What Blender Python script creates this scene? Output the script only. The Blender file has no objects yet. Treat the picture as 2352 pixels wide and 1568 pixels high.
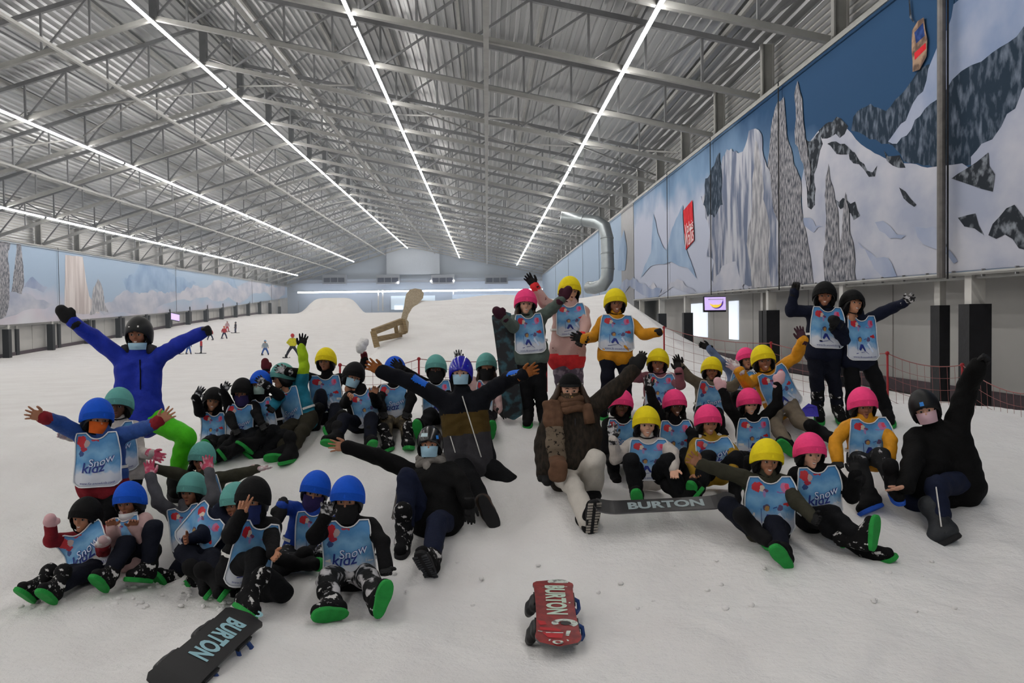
import bpy, bmesh, math, random
import numpy as np
from mathutils import Vector, Matrix
random.seed(7); rng = np.random.default_rng(7)
SC = bpy.context.scene
COL = SC.collection
# ------------------------------------------------------------------ camera
F = 1898.0                      # focal length in pixels of the 2352 x 1568 frame
CAM = np.array([0.0, 0.0, 1.6])
YAW, PITCH, ROLL = 0.0296710, 0.0515889, math.radians(0.9)
SLOPE = math.radians(4.55)      # the hall climbs along +Y
def _cam():
    cy, sy, cp, sp = math.cos(YAW), math.sin(YAW), math.cos(PITCH), math.sin(PITCH)
    fw = np.array([sy*cp, cy*cp, sp]); rt = np.array([cy, -sy, 0.0]); up = np.cross(rt, fw)
    cr, sr = math.cos(ROLL), math.sin(ROLL)
    return rt*cr-up*sr, rt*sr+up*cr, fw
CR, CU, CF = _cam()
cam = bpy.data.cameras.new('camera'); cam_o = bpy.data.objects.new('camera', cam); COL.objects.link(cam_o)
cam.sensor_width = 36.0; cam.lens = 36.0*F/2352.0; cam.clip_end = 400; cam.clip_start = 0.05
_m = Matrix.Identity(4)
for i in range(3):
    _m[i][0], _m[i][1], _m[i][2], _m[i][3] = CR[i], CU[i], -CF[i], CAM[i]
cam_o.matrix_world = _m
SC.camera = cam_o
# ------------------------------------------------------------------ world, exposure
w = bpy.data.worlds.new('world'); SC.world = w; w.use_nodes = True
w.node_tree.nodes['Background'].inputs[0].default_value = (0.5, 0.55, 0.6, 1)
w.node_tree.nodes['Background'].inputs[1].default_value = 0.02
SC.view_settings.view_transform = 'Standard'; SC.view_settings.look = 'None'
SC.view_settings.exposure = 0.0; SC.view_settings.gamma = 1.0; SC.view_settings.use_curve_mapping = False
STRIP_POWER = 56.0              # emission of the ceiling light strips
FAR_POWER = 14.0
SC.cycles.max_bounces = 8; SC.cycles.diffuse_bounces = 6; SC.cycles.glossy_bounces = 3
SC.cycles.caustics_reflective = False; SC.cycles.caustics_refractive = False
SC.cycles.sample_clamp_indirect = 10.0
# ------------------------------------------------------------------ pixel <-> world
def ray(px, py):
    d = CF + CR*((px-1176)/F) - CU*((py-784)/F)
    return d/d[1]
def W(px, py, Y):               # point seen at (px,py), Y metres into the hall
    return CAM + ray(px, py)*Y
def px_of(p):
    q = np.asarray(p, float)-CAM; d = q@CF
    return 1176+F*(q@CR)/d, 784-F*(q@CU)/d
HALL = Matrix.Translation(Vector(CAM)) @ Matrix.Rotation(SLOPE, 4, 'X')   # hall frame: x across, y along, z off the axis through the eye
HALLN = np.array(HALL)
def HP(x, y, z):
    return (HALLN @ np.array([x, y, z, 1.0]))[:3]
def on_wall(px, py, X):         # hall coordinates (y,z) of the wall point seen at a pixel
    p = CAM + ray(px, py)*(X/ray(px, py)[0])
    q = np.linalg.inv(HALLN) @ np.append(p, 1.0)
    return q[1], q[2]
# ------------------------------------------------------------------ materials
def srgb(c):
    if isinstance(c, str):
        c = [int(c[i:i+2], 16)/255 for i in (0, 2, 4)]
    return tuple(x/12.92 if x <= 0.04045 else ((x+0.055)/1.055)**2.4 for x in c)
MATS = {}
def mat(name, col, rough=0.8, metal=0.0, var=0.12, scale=18.0, bump=0.0, bscale=60.0, emit=None, spec=0.3, col2=None, mix=(0.45, 0.6), coord='Object', stretch=None, sheen=0.0, detail=4):
    if name in MATS: return MATS[name]
    m = bpy.data.materials.new(name); m.use_nodes = True; MATS[name] = m
    nt = m.node_tree; N = nt.nodes; L = nt.links; b = N['Principled BSDF']
    c = srgb(col)
    tc = N.new('ShaderNodeTexCoord'); src = tc.outputs[coord]
    if stretch:
        mp = N.new('ShaderNodeMapping'); mp.inputs['Scale'].default_value = stretch; L.new(src, mp.inputs[0]); src = mp.outputs[0]
    nz = N.new('ShaderNodeTexNoise'); nz.inputs['Scale'].default_value = scale; nz.inputs['Detail'].default_value = detail
    L.new(src, nz.inputs['Vector'])
    rp = N.new('ShaderNodeValToRGB')
    if col2 is None:
        rp.color_ramp.elements[0].position = 0.3; rp.color_ramp.elements[1].position = 0.7
        rp.color_ramp.elements[0].color = (*[x*(1-var) for x in c], 1); rp.color_ramp.elements[1].color = (*[min(1, x*(1+var)) for x in c], 1)
    else:
        rp.color_ramp.elements[0].position, rp.color_ramp.elements[1].position = mix
        rp.color_ramp.elements[0].color = (*c, 1); rp.color_ramp.elements[1].color = (*srgb(col2), 1)
    L.new(nz.outputs['Fac'], rp.inputs['Fac']); L.new(rp.outputs['Color'], b.inputs['Base Color'])
    b.inputs['Roughness'].default_value = rough; b.inputs['Metallic'].default_value = metal
    b.inputs['Specular IOR Level'].default_value = spec
    if sheen: b.inputs['Sheen Weight'].default_value = sheen
    if bump:
        n2 = N.new('ShaderNodeTexNoise'); n2.inputs['Scale'].default_value = bscale; n2.inputs['Detail'].default_value = 5
        L.new(src, n2.inputs['Vector'])
        bp = N.new('ShaderNodeBump'); bp.inputs['Strength'].default_value = bump; bp.inputs['Distance'].default_value = 0.02
        L.new(n2.outputs['Fac'], bp.inputs['Height']); L.new(bp.outputs['Normal'], b.inputs['Normal'])
    if emit:
        b.inputs['Emission Color'].default_value = (*srgb(emit[0]), 1); b.inputs['Emission Strength'].default_value = emit[1]
    return m
# ------------------------------------------------------------------ objects
def mesh_from(name, verts, faces, mats=None, mi=None, smooth=False):
    me = bpy.data.meshes.new(name)
    verts = np.asarray(verts, np.float32)
    if isinstance(faces, np.ndarray):
        nf, k = faces.shape
        me.vertices.add(len(verts)); me.vertices.foreach_set('co', verts.ravel())
        me.loops.add(nf*k); me.loops.foreach_set('vertex_index', faces.ravel().astype(np.int32))
        me.polygons.add(nf); me.polygons.foreach_set('loop_start', (np.arange(nf)*k).astype(np.int32)); me.polygons.foreach_set('loop_total', np.full(nf, k, np.int32))
        me.update(calc_edges=True)
    else:
        me.from_pydata([tuple(map(float, v)) for v in verts], [], faces); me.update()
    if mats is not None:
        for m in (mats if isinstance(mats, (list, tuple)) else [mats]): me.materials.append(m)
    if mi is not None: me.polygons.foreach_set('material_index', np.asarray(mi, np.int32))
    if smooth: me.polygons.foreach_set('use_smooth', np.ones(len(me.polygons), bool))
    return me
def link(name, me, parent=None, label=None, cat=None, group=None, kind=None, mw=None):
    o = bpy.data.objects.new(name, me); COL.objects.link(o)
    if parent is not None: o.parent = parent
    if mw is not None: o.matrix_local = mw
    if label: o['label'] = label
    if cat: o['category'] = cat
    if group: o['group'] = group
    if kind: o['kind'] = kind
    return o
def empty(name, loc, label=None, cat=None, group=None, kind=None, mw=None):
    o = link(name, None, None, label, cat, group, kind)
    o.empty_display_size = 0.1
    if mw is not None: o.matrix_world = mw
    else: o.location = tuple(float(v) for v in loc)
    return o
class MB:                       # mesh builder: boxes, bars, tubes, polygons
    def __init__(s): s.v = []; s.f = []; s.mi = []
    def add(s, v, f, mi=0):
        n = len(s.v); s.v += [tuple(map(float, p)) for p in v]; s.f += [tuple(i+n for i in q) for q in f]; s.mi += [mi]*len(f); return s
    def box(s, lo, hi, mi=0):
        x0, y0, z0 = lo; x1, y1, z1 = hi
        return s.add([(x0,y0,z0),(x1,y0,z0),(x1,y1,z0),(x0,y1,z0),(x0,y0,z1),(x1,y0,z1),(x1,y1,z1),(x0,y1,z1)],
                     [(0,3,2,1),(4,5,6,7),(0,1,5,4),(1,2,6,5),(2,3,7,6),(3,0,4,7)], mi)
    def bar(s, a, b, w, h=None, mi=0, up=(0,0,1)):
        a, b = np.array(a, float), np.array(b, float); h = h or w
        d = b-a; d /= np.linalg.norm(d); u = np.array(up, float)
        if abs(d@u) > 0.98: u = np.array([0,1.0,0])
        x = np.cross(d, u); x /= np.linalg.norm(x); y = np.cross(x, d)
        v = []
        for p in (a, b):
            for sx, sy in ((-1,-1),(1,-1),(1,1),(-1,1)): v.append(p+x*sx*w/2+y*sy*h/2)
        return s.add(v, [(0,3,2,1),(4,5,6,7),(0,1,5,4),(1,2,6,5),(2,3,7,6),(3,0,4,7)], mi)
    def tube(s, pts, r, n=8, mi=0, cap=True):
        pts = [np.array(p, float) for p in pts]; k = len(pts)
        rs = r if isinstance(r, (list, tuple, np.ndarray)) else [r]*k
        v = []; prev = None
        for i, p in enumerate(pts):
            d = pts[min(i+1, k-1)]-pts[max(i-1, 0)]; d /= np.linalg.norm(d)+1e-12
            if prev is None:
                x = np.cross(d, (0,0,1.0))
                if np.linalg.norm(x) < 1e-3: x = np.cross(d, (0,1.0,0))
            else: x = prev-d*(prev@d)
            x /= np.linalg.norm(x); prev = x; y = np.cross(d, x)
            for j in range(n):
                t = 2*math.pi*j/n; v.append(p+(x*math.cos(t)+y*math.sin(t))*rs[i])
        f = [(i*n+j, i*n+(j+1)%n, (i+1)*n+(j+1)%n, (i+1)*n+j) for i in range(k-1) for j in range(n)]
        if cap: f += [tuple(range(n))[::-1], tuple((k-1)*n+j for j in range(n))]
        return s.add(v, f, mi)
    def poly(s, pts, mi=0): return s.add(pts, [tuple(range(len(pts)))], mi)
    def sphere(s, c, r, n=8, mi=0):
        c = np.array(c, float); r = np.array(r if isinstance(r, (tuple, list)) else (r, r, r), float); m = n//2+1
        v = [c+r*(0,0,1)]+[c+r*(math.sin(math.pi*i/m)*math.cos(2*math.pi*j/n), math.sin(math.pi*i/m)*math.sin(2*math.pi*j/n), math.cos(math.pi*i/m)) for i in range(1, m) for j in range(n)]+[c-r*(0,0,1)]
        f = [(0, 1+j, 1+(j+1)%n) for j in range(n)]
        f += [(1+i*n+j, 1+(i+1)*n+j, 1+(i+1)*n+(j+1)%n, 1+i*n+(j+1)%n) for i in range(m-2) for j in range(n)]
        e = len(v)-1; f += [(e, 1+(m-2)*n+(j+1)%n, 1+(m-2)*n+j) for j in range(n)]
        return s.add(v, f, mi)
    def mesh(s, name, mats, smooth=False): return mesh_from(name, s.v, s.f, mats, s.mi, smooth)
    def link(s, name, mats, parent=None, smooth=False, **k): return link(name, s.mesh(name, mats, smooth), parent, **k)
_txt = {}
def text_mesh(body, size=1.0, shear=0.0, offset=0.0, extrude=0.0, space=1.0):
    """flat filled lettering: vertices (n,2) centred, triangles/faces"""
    key = (body, shear, offset, space)
    if key not in _txt:
        c = bpy.data.curves.new('lettering', 'FONT'); c.body = body; c.size = 1; c.align_x = 'CENTER'; c.align_y = 'CENTER'; c.shear = shear; c.offset = offset; c.space_character = space
        c.resolution_u = 3
        o = bpy.data.objects.new('lettering', c); COL.objects.link(o)
        me = bpy.data.meshes.new_from_object(o.evaluated_get(bpy.context.evaluated_depsgraph_get()))
        v = np.array([x.co[:2] for x in me.vertices]); fc = [tuple(p.vertices) for p in me.polygons]
        bpy.data.objects.remove(o); bpy.data.curves.remove(c); bpy.data.meshes.remove(me)
        v = v-(v.max(0)+v.min(0))/2
        _txt[key] = (v, fc)
    v, fc = _txt[key]
    return v*size, fc
# ------------------------------------------------------------------ snow surface (heights above the photographer's feet; eye = 1.6)
GX = [-28.5, -14, -5, -2, 3.5, 6.0, 8.7]
GY = [-27, 0, 4.5, 5.6, 6.4, 7.2, 8.0, 8.6, 9.2, 10.2, 12, 16, 20, 30, 40, 48, 61, 77, 90, 106, 112, 125]
_c = [-1.62, -1.58, -1.55, -1.52, -1.34, -1.08, -0.86, -0.66, -0.44, -0.30, -0.15, 0.05, 0.2, 0.65, 1.15, 1.7, 2.9, 5.2, 7.1, 9.35, 9.5, 9.3]
_l = [-1.65, -1.62, -1.60, -1.55, -1.42, -1.24, -1.06, -0.92, -0.78, -0.60, -0.38, -0.05, 0.15, 0.65, 1.2, 1.75, 3.5, 5.8, 7.5, 9.45, 9.6, 9.4]
_r = [-1.62, -1.58, -1.52, -1.42, -1.20, -0.98, -0.78, -0.60, -0.42, -0.36, -0.34, -0.25, 0.0, 0.7, 1.5, 2.2, 3.3, 4.8, 6.6, 8.0, 8.6, 8.6]
_rw = [-2.2, -1.7, -1.50, -1.40, -1.25, -1.10, -1.0, -0.92, -0.85, -0.8, -0.72, -0.40, -0.08, 0.72, 1.52, 2.15, 3.19, 4.5, 5.5, 6.8, 7.3, 8.3]
GZ = np.array([_l, _l, [0.5*(a+b) for a, b in zip(_l, _c)], _c, _c, _r, _rw])
def _interp(xs, x):
    x = np.clip(x, xs[0], xs[-1]-1e-6); i = np.clip(np.searchsorted(xs, x, side='right')-1, 0, len(xs)-2)
    xs = np.asarray(xs, float); t = (x-xs[i])/(xs[i+1]-xs[i]); return i, t
CTRL = []                       # (x, y, z) contact points of people and things with the snow
def ramp_h(x, y):               # big snow kicker behind the group
    t = np.clip((y-14.0)/(30.5-14.0), 0, 1); s = t*t*(3-2*t)*0.55+t*0.45
    z = 2.55*s
    side = np.clip((x+2.75)/0.25, 0, 1)*np.clip((7.6-x)/3.0, 0, 1)
    soft = np.clip((x+2.9+np.clip((20.5-y), 0, 8)*0.35)/(0.2+np.clip(20.5-y, 0, 8)*0.5), 0, 1)
    side = np.where(y < 20.5, soft*np.clip((7.6-x)/3.0, 0, 1), side)
    back = np.clip((31.5-y)/0.8, 0, 1)
    lip = 0.10*np.sin(x*1.3+1)*np.clip((y-26)/4, 0, 1)
    return (z+lip*(z > 0))*side*back
def G0(x, y):
    x = np.asarray(x, float); y = np.asarray(y, float)
    j, t = _interp(GY, y); i, s = _interp(GX, x)
    s = s*s*(3-2*s)
    z = GZ[i, j]*(1-s)*(1-t)+GZ[i+1, j]*s*(1-t)+GZ[i, j+1]*(1-s)*t+GZ[i+1, j+1]*s*t
    z = z+ramp_h(x, y)
    # snow heap on the far crest
    z = z+2.1*np.exp(-(((x+20.0)/3.4)**6))*np.exp(-(((y-108)/2.5)**2))
    return z+CAM[2]
def bumps(x, y):
    n = 0.012*np.sin(3.1*x+1.7*np.sin(2.3*y))*np.sin(2.7*y+1.1*np.sin(1.9*x))+0.010*np.sin(7.3*x+2*np.sin(5.1*y)+1)*np.sin(6.1*y+2.2*np.sin(4.7*x))
    n = n+0.006*np.sin(15.1*x+3*np.sin(11*y))*np.sin(13.7*y+3*np.sin(12.3*x))
    return n*np.clip((16-y)/6, 0.15, 1)
_ctl = {}
def _kern(X, Y, c, r, sg, reg):
    out = np.zeros(len(X))
    for k in range(0, len(X), 20000):
        d2 = (X[k:k+20000, None]-c[None, :, 0])**2+((Y[k:k+20000, None]-c[None, :, 1])*0.9)**2
        wgt = np.exp(-d2/(2*sg*sg)); out[k:k+20000] = (wgt*r).sum(1)/(wgt.sum(1)+reg)
    return out
def G(x, y):                    # base surface bent to meet everything that rests on it: broad fit, then local dents
    x = np.asarray(x, float); y = np.asarray(y, float); z = G0(x, y)
    if CTRL:
        if _ctl.get('n') != len(CTRL):
            c = np.array(CTRL); r = c[:, 2]-G0(c[:, 0], c[:, 1]); r1 = r-_kern(c[:, 0], c[:, 1], c, r, 0.75, 0.5)
            _ctl.update(n=len(CTRL), c=c, r=r, r1=r1)
        c = _ctl['c']; sh = x.shape; X = x.ravel(); Y = y.ravel(); out = np.zeros(len(X)); q = np.where(Y < 15)[0]
        out[q] = _kern(X[q], Y[q], c, _ctl['r'], 0.75, 0.5)+_kern(X[q], Y[q], c, _ctl['r1'], 0.20, 0.25)
        z = z+out.reshape(sh)
    return z
def gz(x, y): return float(G(np.array([x]), np.array([y]))[0])
def on_ground(px, py, y0=3.0, y1=14.0):    # where the pixel's ray meets the snow
    a, b = y0, y1
    ys = np.linspace(a, b, 400); P = CAM[None, :]+ray(px, py)[None, :]*ys[:, None]
    d = P[:, 2]-G(P[:, 0], P[:, 1])
    k = np.argmax(d < 0)
    return P[k]
# ------------------------------------------------------------------ the hall
SP = 5.0; WL, WR = -28.5, 8.05
RX, RH = -11.35, 10.53          # ridge of the bottom chords
LH, RHW = 5.18, 6.38            # chord height at the left / right wall
Y_END = 122.0; Y_BACK = -26.0
def chord(x): return RH-(RX-x)*(RH-LH)/(RX-WL) if x < RX else RH-(x-RX)*(RH-RHW)/(WR-RX)
TD = 1.45                       # truss depth
M_STEEL = mat('galvanised_steel', '8f8f8c', 0.55, 0.3, 0.1, 3.0, spec=0.4)
M_STEELD = mat('grey_steel', '77787a', 0.55, 0.3, 0.1, 3.0)
M_DECK = mat('corrugated_roof_metal', 'a3a5a6', 0.36, 0.8, 0.10, 1.2, stretch=(1, 0.1, 1))
M_PANEL = mat('white_wall_panel', 'a6a5a2', 0.6, 0.0, 0.05, 1.0, bump=0.1, bscale=8)
M_DARK = mat('dark_gap', '2c2c2e', 0.9)
M_PAD = mat('black_padding', '16171b', 0.6, var=0.25, scale=6, bump=0.2, bscale=12)
M_FLOORB = mat('wall_base', '4b4146', 0.8)
def hlink(mb, name, mats, **k):
    o = mb.link(name, mats, **k); o.matrix_world = HALL; return o
# corrugated deck, one sheet per slope, ribs along the hall
def deck(x0, x1, name):
    n = int(abs(x1-x0)/0.30); v = []; f = []
    prof = []
    for i in range(n):
        a = i/n; w = 1/n
        for t, h in ((0, 0), (0.32, 0), (0.42, 0.075), (0.9, 0.075)): prof.append((x0+(x1-x0)*(a+t*w), h))
    prof.append((x1, 0))
    for y in (Y_BACK, Y_END):
        for x, h in prof: v.append((x, y, chord(x)+TD+0.24+h))
    k = len(prof)
    f = [(i, i+1, k+i+1, k+i) for i in range(k-1)]
    mb = MB(); mb.add(v, f); return hlink(mb, name, M_DECK, kind='structure')
deck(WL-0.6, RX, 'ceiling'); deck(RX, WR+0.6, 'ceiling')
# trusses
xs = [WL+(WR-WL)*i/22 for i in range(23)]
xs[min(range(23), key=lambda i: abs(xs[i]-RX))] = RX
def truss_parts():
    P = []
    P.append(('bottom_chord', MB().bar((WL,0,LH),(RX,0,RH),0.16,0.16).mesh('bottom_chord', M_STEEL)))
    P.append(('bottom_chord', MB().bar((RX,0,RH),(WR,0,RHW),0.16,0.16).mesh('bottom_chord', M_STEEL)))
    P.append(('top_chord', MB().bar((WL,0,LH+TD),(RX,0,RH+TD),0.14,0.16).mesh('top_chord', M_STEELD)))
    P.append(('top_chord', MB().bar((RX,0,RH+TD),(WR,0,RHW+TD),0.14,0.16).mesh('top_chord', M_STEELD)))
    for i, x in enumerate(xs):
        if 0 < i < 22: P.append(('post', MB().bar((x,0,chord(x)),(x,0,chord(x)+TD),0.26 if x == RX else 0.07).mesh('post', M_STEELD)))
    for i in range(22):
        a, b = xs[i], xs[i+1]
        if b <= RX: q = ((a,0,chord(a)+TD),(b,0,chord(b))) if i % 2 else ((a,0,chord(a)),(b,0,chord(b)+TD))
        else: q = ((a,0,chord(a)),(b,0,chord(b)+TD))
        P.append(('diagonal', MB().bar(*q, 0.07).mesh('diagonal', M_STEELD)))
    return P
TP = truss_parts()
web = MB()
for nme, me in TP[4:]:
    web.add([v.co[:] for v in me.vertices], [tuple(p.vertices) for p in me.polygons])
WEB = web.mesh('web', M_STEELD)
TY = [4.2+SP*i for i in range(24)]; TYB = [-0.8-SP*i for i in range(5)]
ORD = ['first','second','third','fourth','fifth','sixth','seventh','eighth','ninth','tenth','eleventh','twelfth']
for i, y in enumerate(TY):
    mw = HALL @ Matrix.Translation((0, y, 0))
    near = i < 12
    lab = ('grey steel roof truss, %s counted from the photographer' % ORD[i]) if near else 'grey steel roof truss among the distant ones under the far roof'
    t = empty('roof_truss', (0,0,0), lab, 'truss', 'roof trusses' if near else 'distant roof trusses', mw=mw)
    if near:
        for nme, me in TP: link(nme, me, t)
    else:
        for nme, me in TP[:4]: link(nme, me, t)
        link('web', WEB, t)['kind'] = 'stuff'
for y in TYB:                   # the lower end of the hall, behind the photographer
    t = empty('roof_truss', (0,0,0), 'grey steel roof truss over the lower hall end behind the photographer', 'truss', 'trusses over the lower hall end', mw=HALL @ Matrix.Translation((0, y, 0)))
    for nme, me in TP[:4]: link(nme, me, t)
    link('web', WEB, t)['kind'] = 'stuff'
# long rails, purlins at the two chord levels
def rail_at(ratio, name, w, lab):
    # x = ratio*h on the chord line
    best = min(np.linspace(WL, WR, 4000), key=lambda x: abs(x-ratio*(chord(x)-0.13)))
    h = chord(best)-0.13
    hlink(MB().bar((best, 3.0, h), (best, Y_END-2, h), w), name, M_STEEL, label=lab, cat='pipe', group=None)
for r, wd, lab in ((-2.97, 0.09, 'thin grey pipe under the trusses between the two leftmost light strips'), (-1.55, 0.11, 'grey pipe under the trusses just left of the ridge light strip'),
               (-0.777, 0.11, 'grey pipe under the trusses just right of the ridge light strip'), (0.01, 0.16, 'pale square duct rail running up the roof left of the rightmost light strip')):
    rail_at(r, 'ceiling_pipe', wd, lab)
for i, x in enumerate(np.linspace(WL+1.5, WR-1.0, 14)):
    hlink(MB().bar((x, Y_BACK+0.2, chord(x)+TD+0.155), (x, Y_END-0.6, chord(x)+TD+0.155), 0.1, 0.13), 'purlin', M_STEEL, label='grey steel purlin under the corrugated roof', cat='purlin', group='purlins under the roof')
# wind bracing crosses in one bay, as in the photo
for y0 in (TY[6], TY[13]):
    for i in range(2, 21, 4):
        a, b = xs[i], xs[min(i+4, 22)]
        if (a-RX)*(b-RX) < 0 or b == a: continue
        for p, q in (((a,y0+0.15,chord(a)+0.3),(b,y0+SP-0.15,chord(b)+0.3)), ((a,y0+SP-0.15,chord(a)+0.42),(b,y0+0.15,chord(b)+0.42))):
            hlink(MB().bar(p, q, 0.06), 'brace', M_STEEL, label='thin diagonal wind brace crossing between two roof trusses', cat='brace', group='wind braces')
# light strips
M_TUBE = mat('light_strip_tube', 'ffffff', emit=('fefaf5', STRIP_POWER)); M_TUBE.cycles.emission_sampling = 'FRONT_BACK'
M_HOUS = mat('strip_housing', 'b9b9c0', 0.4, 0.4)
LIGHT_Y0 = -24.0  # strips carried on behind the camera, unseen, added to brighten the near snow
STRIPS = [(-25.1, 6.10, 111, 'light strip nearest the left wall mural'), (-18.45, 8.18, 116, 'second light strip from the left wall mural'),
          (-11.35, 10.33, 120, 'light strip running under the roof ridge'), (-3.84, 8.80, 119, 'light strip on the right roof slope beside the ridge'), (4.05, 7.10, 110, 'light strip nearest the right wall mural')]
for x, h, yend, lab in STRIPS:
    t = empty('light_strip', (0,0,0), 'long glowing white ' + lab, 'light', 'ceiling light strips', mw=HALL @ Matrix.Translation((x, LIGHT_Y0, h)))
    y = 0.0; gap = 22.0; off = {-25.1: 18.0, -18.45: 13, -11.35: 7, -3.84: 17, 4.05: 10}[x]+8-LIGHT_Y0
    ends = [0, off]
    while ends[-1]+gap < yend-LIGHT_Y0: ends.append(ends[-1]+gap)
    ends.append(yend-LIGHT_Y0)
    for a, b in zip(ends[:-1], ends[1:]):
        link('tube', MB().tube([(0, a+0.1, 0), (0, b-0.1, 0)], 0.045, 8).mesh('tube', M_TUBE), t)
        link('housing', MB().box((-0.05, a, 0.04), (0.05, b, 0.09)).mesh('housing', M_HOUS), t)
    for b in ends[1:-1]: link('connector', MB().box((-0.07, b-0.12, -0.05), (0.07, b+0.12, 0.05)).mesh('connector', M_STEELD), t)
# walls
def wall_box(name, lo, hi, m, kind='structure', **k):
    return hlink(MB().box(lo, hi), name, m, kind=kind, **k)
wall_box('wall_right', (WR+1.3, Y_BACK, -4.5), (WR+1.4, Y_END, 1.2), M_PANEL); wall_box('wall_right', (WR+0.62, Y_BACK, 3.0), (WR+0.8, Y_END, RHW+TD+1.5), M_PANEL)
wall_box('wall_left', (WL-0.8, Y_BACK, -7), (WL-0.62, Y_END, LH+TD+1.2), M_PANEL)
wall_box('wall_back', (WL-0.8, Y_BACK-0.2, -5), (WR+0.8, Y_BACK, RH+TD+1), M_PANEL)
# corrugated cladding ribs above the murals, and vertical posts at each truss end
def clad(x, z0, z1, s, name):
    mb = MB(); n = 14
    for i in range(n):
        z = z0+(z1-z0)*i/n
        mb.box((min(x, x+s*0.05), 2, z), (max(x, x+s*0.05), Y_END, z+(z1-z0)/n*0.55))
    hlink(mb, name, M_DECK, kind='structure')
clad(WR+0.61, RHW-0.3, RHW+TD+0.9, -1, 'trim_1'); clad(WL-0.61, LH-0.3, LH+TD+0.7, 1, 'trim_2')
for y in TY:
    for x, h, s in ((WR+0.1, RHW, 1), (WL-0.1, LH, -1)):
        mb = MB(); z0, z1 = h-0.1, h+TD+0.1
        mb.box((x-0.02, y-0.09, z0), (x+0.02, y+0.09, z1)); mb.box((x+s*0.02, y-0.012, z0), (x+s*0.32, y+0.012, z1)); mb.box((x+s*0.32-0.02, y-0.09, z0), (x+s*0.32+0.02, y+0.09, z1))
        hlink(mb, 'wall_post', M_STEEL, label='grey steel post holding a truss end above the %s mural' % ('right' if s > 0 else 'left'), cat='post', group='posts above the %s mural' % ('right' if s > 0 else 'left'))
for x, h in ((WR, RHW), (WL, LH)):
    side = 'right' if x > 0 else 'left'
    hlink(MB().bar((x, 3, h-0.12), (x, Y_END, h-0.12), 0.10), 'edge_rail', M_STEEL, label='grey steel rail along the top edge of the %s mural' % side, cat='rail')
    hlink(MB().bar((x-0.14*np.sign(x), 3, h-0.26), (x-0.14*np.sign(x), Y_END-0.6, h-0.26), 0.03), 'tension_cable', M_STEEL, label='thin cable lacing the top edge of the %s mural' % side, cat='cable')
# padded pillars
M_PILW = mat('white_pillar_paint', 'b9b8b4', 0.5, 0.1, 0.08, 4)
def base_h(x, y):               # snow level at the walls, hall frame
    return None
# ------------------------------------------------------------------ pillars under the murals
def hall_z(x, y, zw):           # world height -> hall-frame z at hall position (x, y)
    p = np.linalg.inv(HALLN) @ np.array([x, CAM[1]+y, zw, 1.0]); return p[2]
def mural_bottom(side, y):
    if side > 0: return np.interp(y, [0, 12, 28, 45, 125], [0.62, 0.66, 0.83, 0.95, 2.6])
    return np.interp(y, [0, 50, 65, 88, 122], [-0.45, 0.03, 0.55, 1.5, 3.6])
def ground_h(x, y): return hall_z(x, y, gz(x, y))
def pillar(side, y, k):
    X = (WR+0.17) if side > 0 else (WL-0.17)
    zb = (-1.72 if side > 0 else ground_h(X, y)-0.3); zt = float(mural_bottom(side, y))
    zp = zb+(1.86 if side > 0 else 2.0)
    t = empty('pillar', (0,0,0), 'steel wall pillar with black padding under the %s mural' % ('right' if side > 0 else 'left'), 'pillar', 'padded pillars under the %s mural' % ('right' if side > 0 else 'left'), mw=HALL @ Matrix.Translation((X, y, zb)))
    mb = MB(); mb.box((-0.12, -0.10, 0), (0.12, 0.10, zt-zb)); link('post', mb.mesh('post', M_PILW), t)
    mb = MB(); mb.box((-0.19, -0.16, 0), (0.19, 0.16, zp-zb)); link('padding', mb.mesh('padding', M_PAD), t)
    X2 = X+side*(0.35 if side > 0 else 0.40)
    t2 = empty('pillar', (0,0,0), 'black padded inner pillar set back under the %s mural' % ('right' if side > 0 else 'left'), 'pillar', 'inner pillars under the %s mural' % ('right' if side > 0 else 'left'), mw=HALL @ Matrix.Translation((X2, y+1.7, zb)))
    link('post', MB().box((-0.06, -0.10, 0), (0.06, 0.10, zt-zb)).mesh('post', M_PILW), t2)
    link('padding', MB().box((-0.10, -0.16, 0), (0.10, 0.16, zp-zb)).mesh('padding', M_PAD), t2)
for i in range(22):
    y = 8.7+SP*i
    if y < 60 and i != 4: pillar(1, y, i)
for i in range(16): pillar(-1, 40.2+SP*i, i)
# lower walls between the pillars (white sheeting) with baseboards that follow the snow
for side, X in ((1, WR+1.28), (-1, WL-0.6)):
    n = 'right' if side > 0 else 'left'
    ys = np.linspace(-25, 120, 70)
    mb = MB(); v = []
    for y in ys:
        zb = -1.75 if side > 0 else ground_h(X, y)-0.4
        v += [(X-side*0.08, y, zb), (X-side*0.08, y, zb+ (0.30 if side > 0 else 0.62))]
    f = [(2*i, 2*i+2, 2*i+3, 2*i+1) for i in range(len(ys)-1)]
    mb.add(v, f); hlink(mb, 'baseboard_'+n, M_FLOORB, kind='structure')
    for i in range(-5, 24):          # vertical seams of the sheeting: each bay its own panel
        y = 3.7+SP*i
        zb = -1.7 if side > 0 else ground_h(X, y+2.5)-0.5
        zt = float(mural_bottom(side, y+2.5))+0.3
        hlink(MB().box((min(X-side*0.02, X+side*0.02), y+0.03, zb), (max(X-side*0.02, X+side*0.02), y+SP-0.03, zt)), 'wall_panel', M_PANEL, kind='structure')
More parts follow.
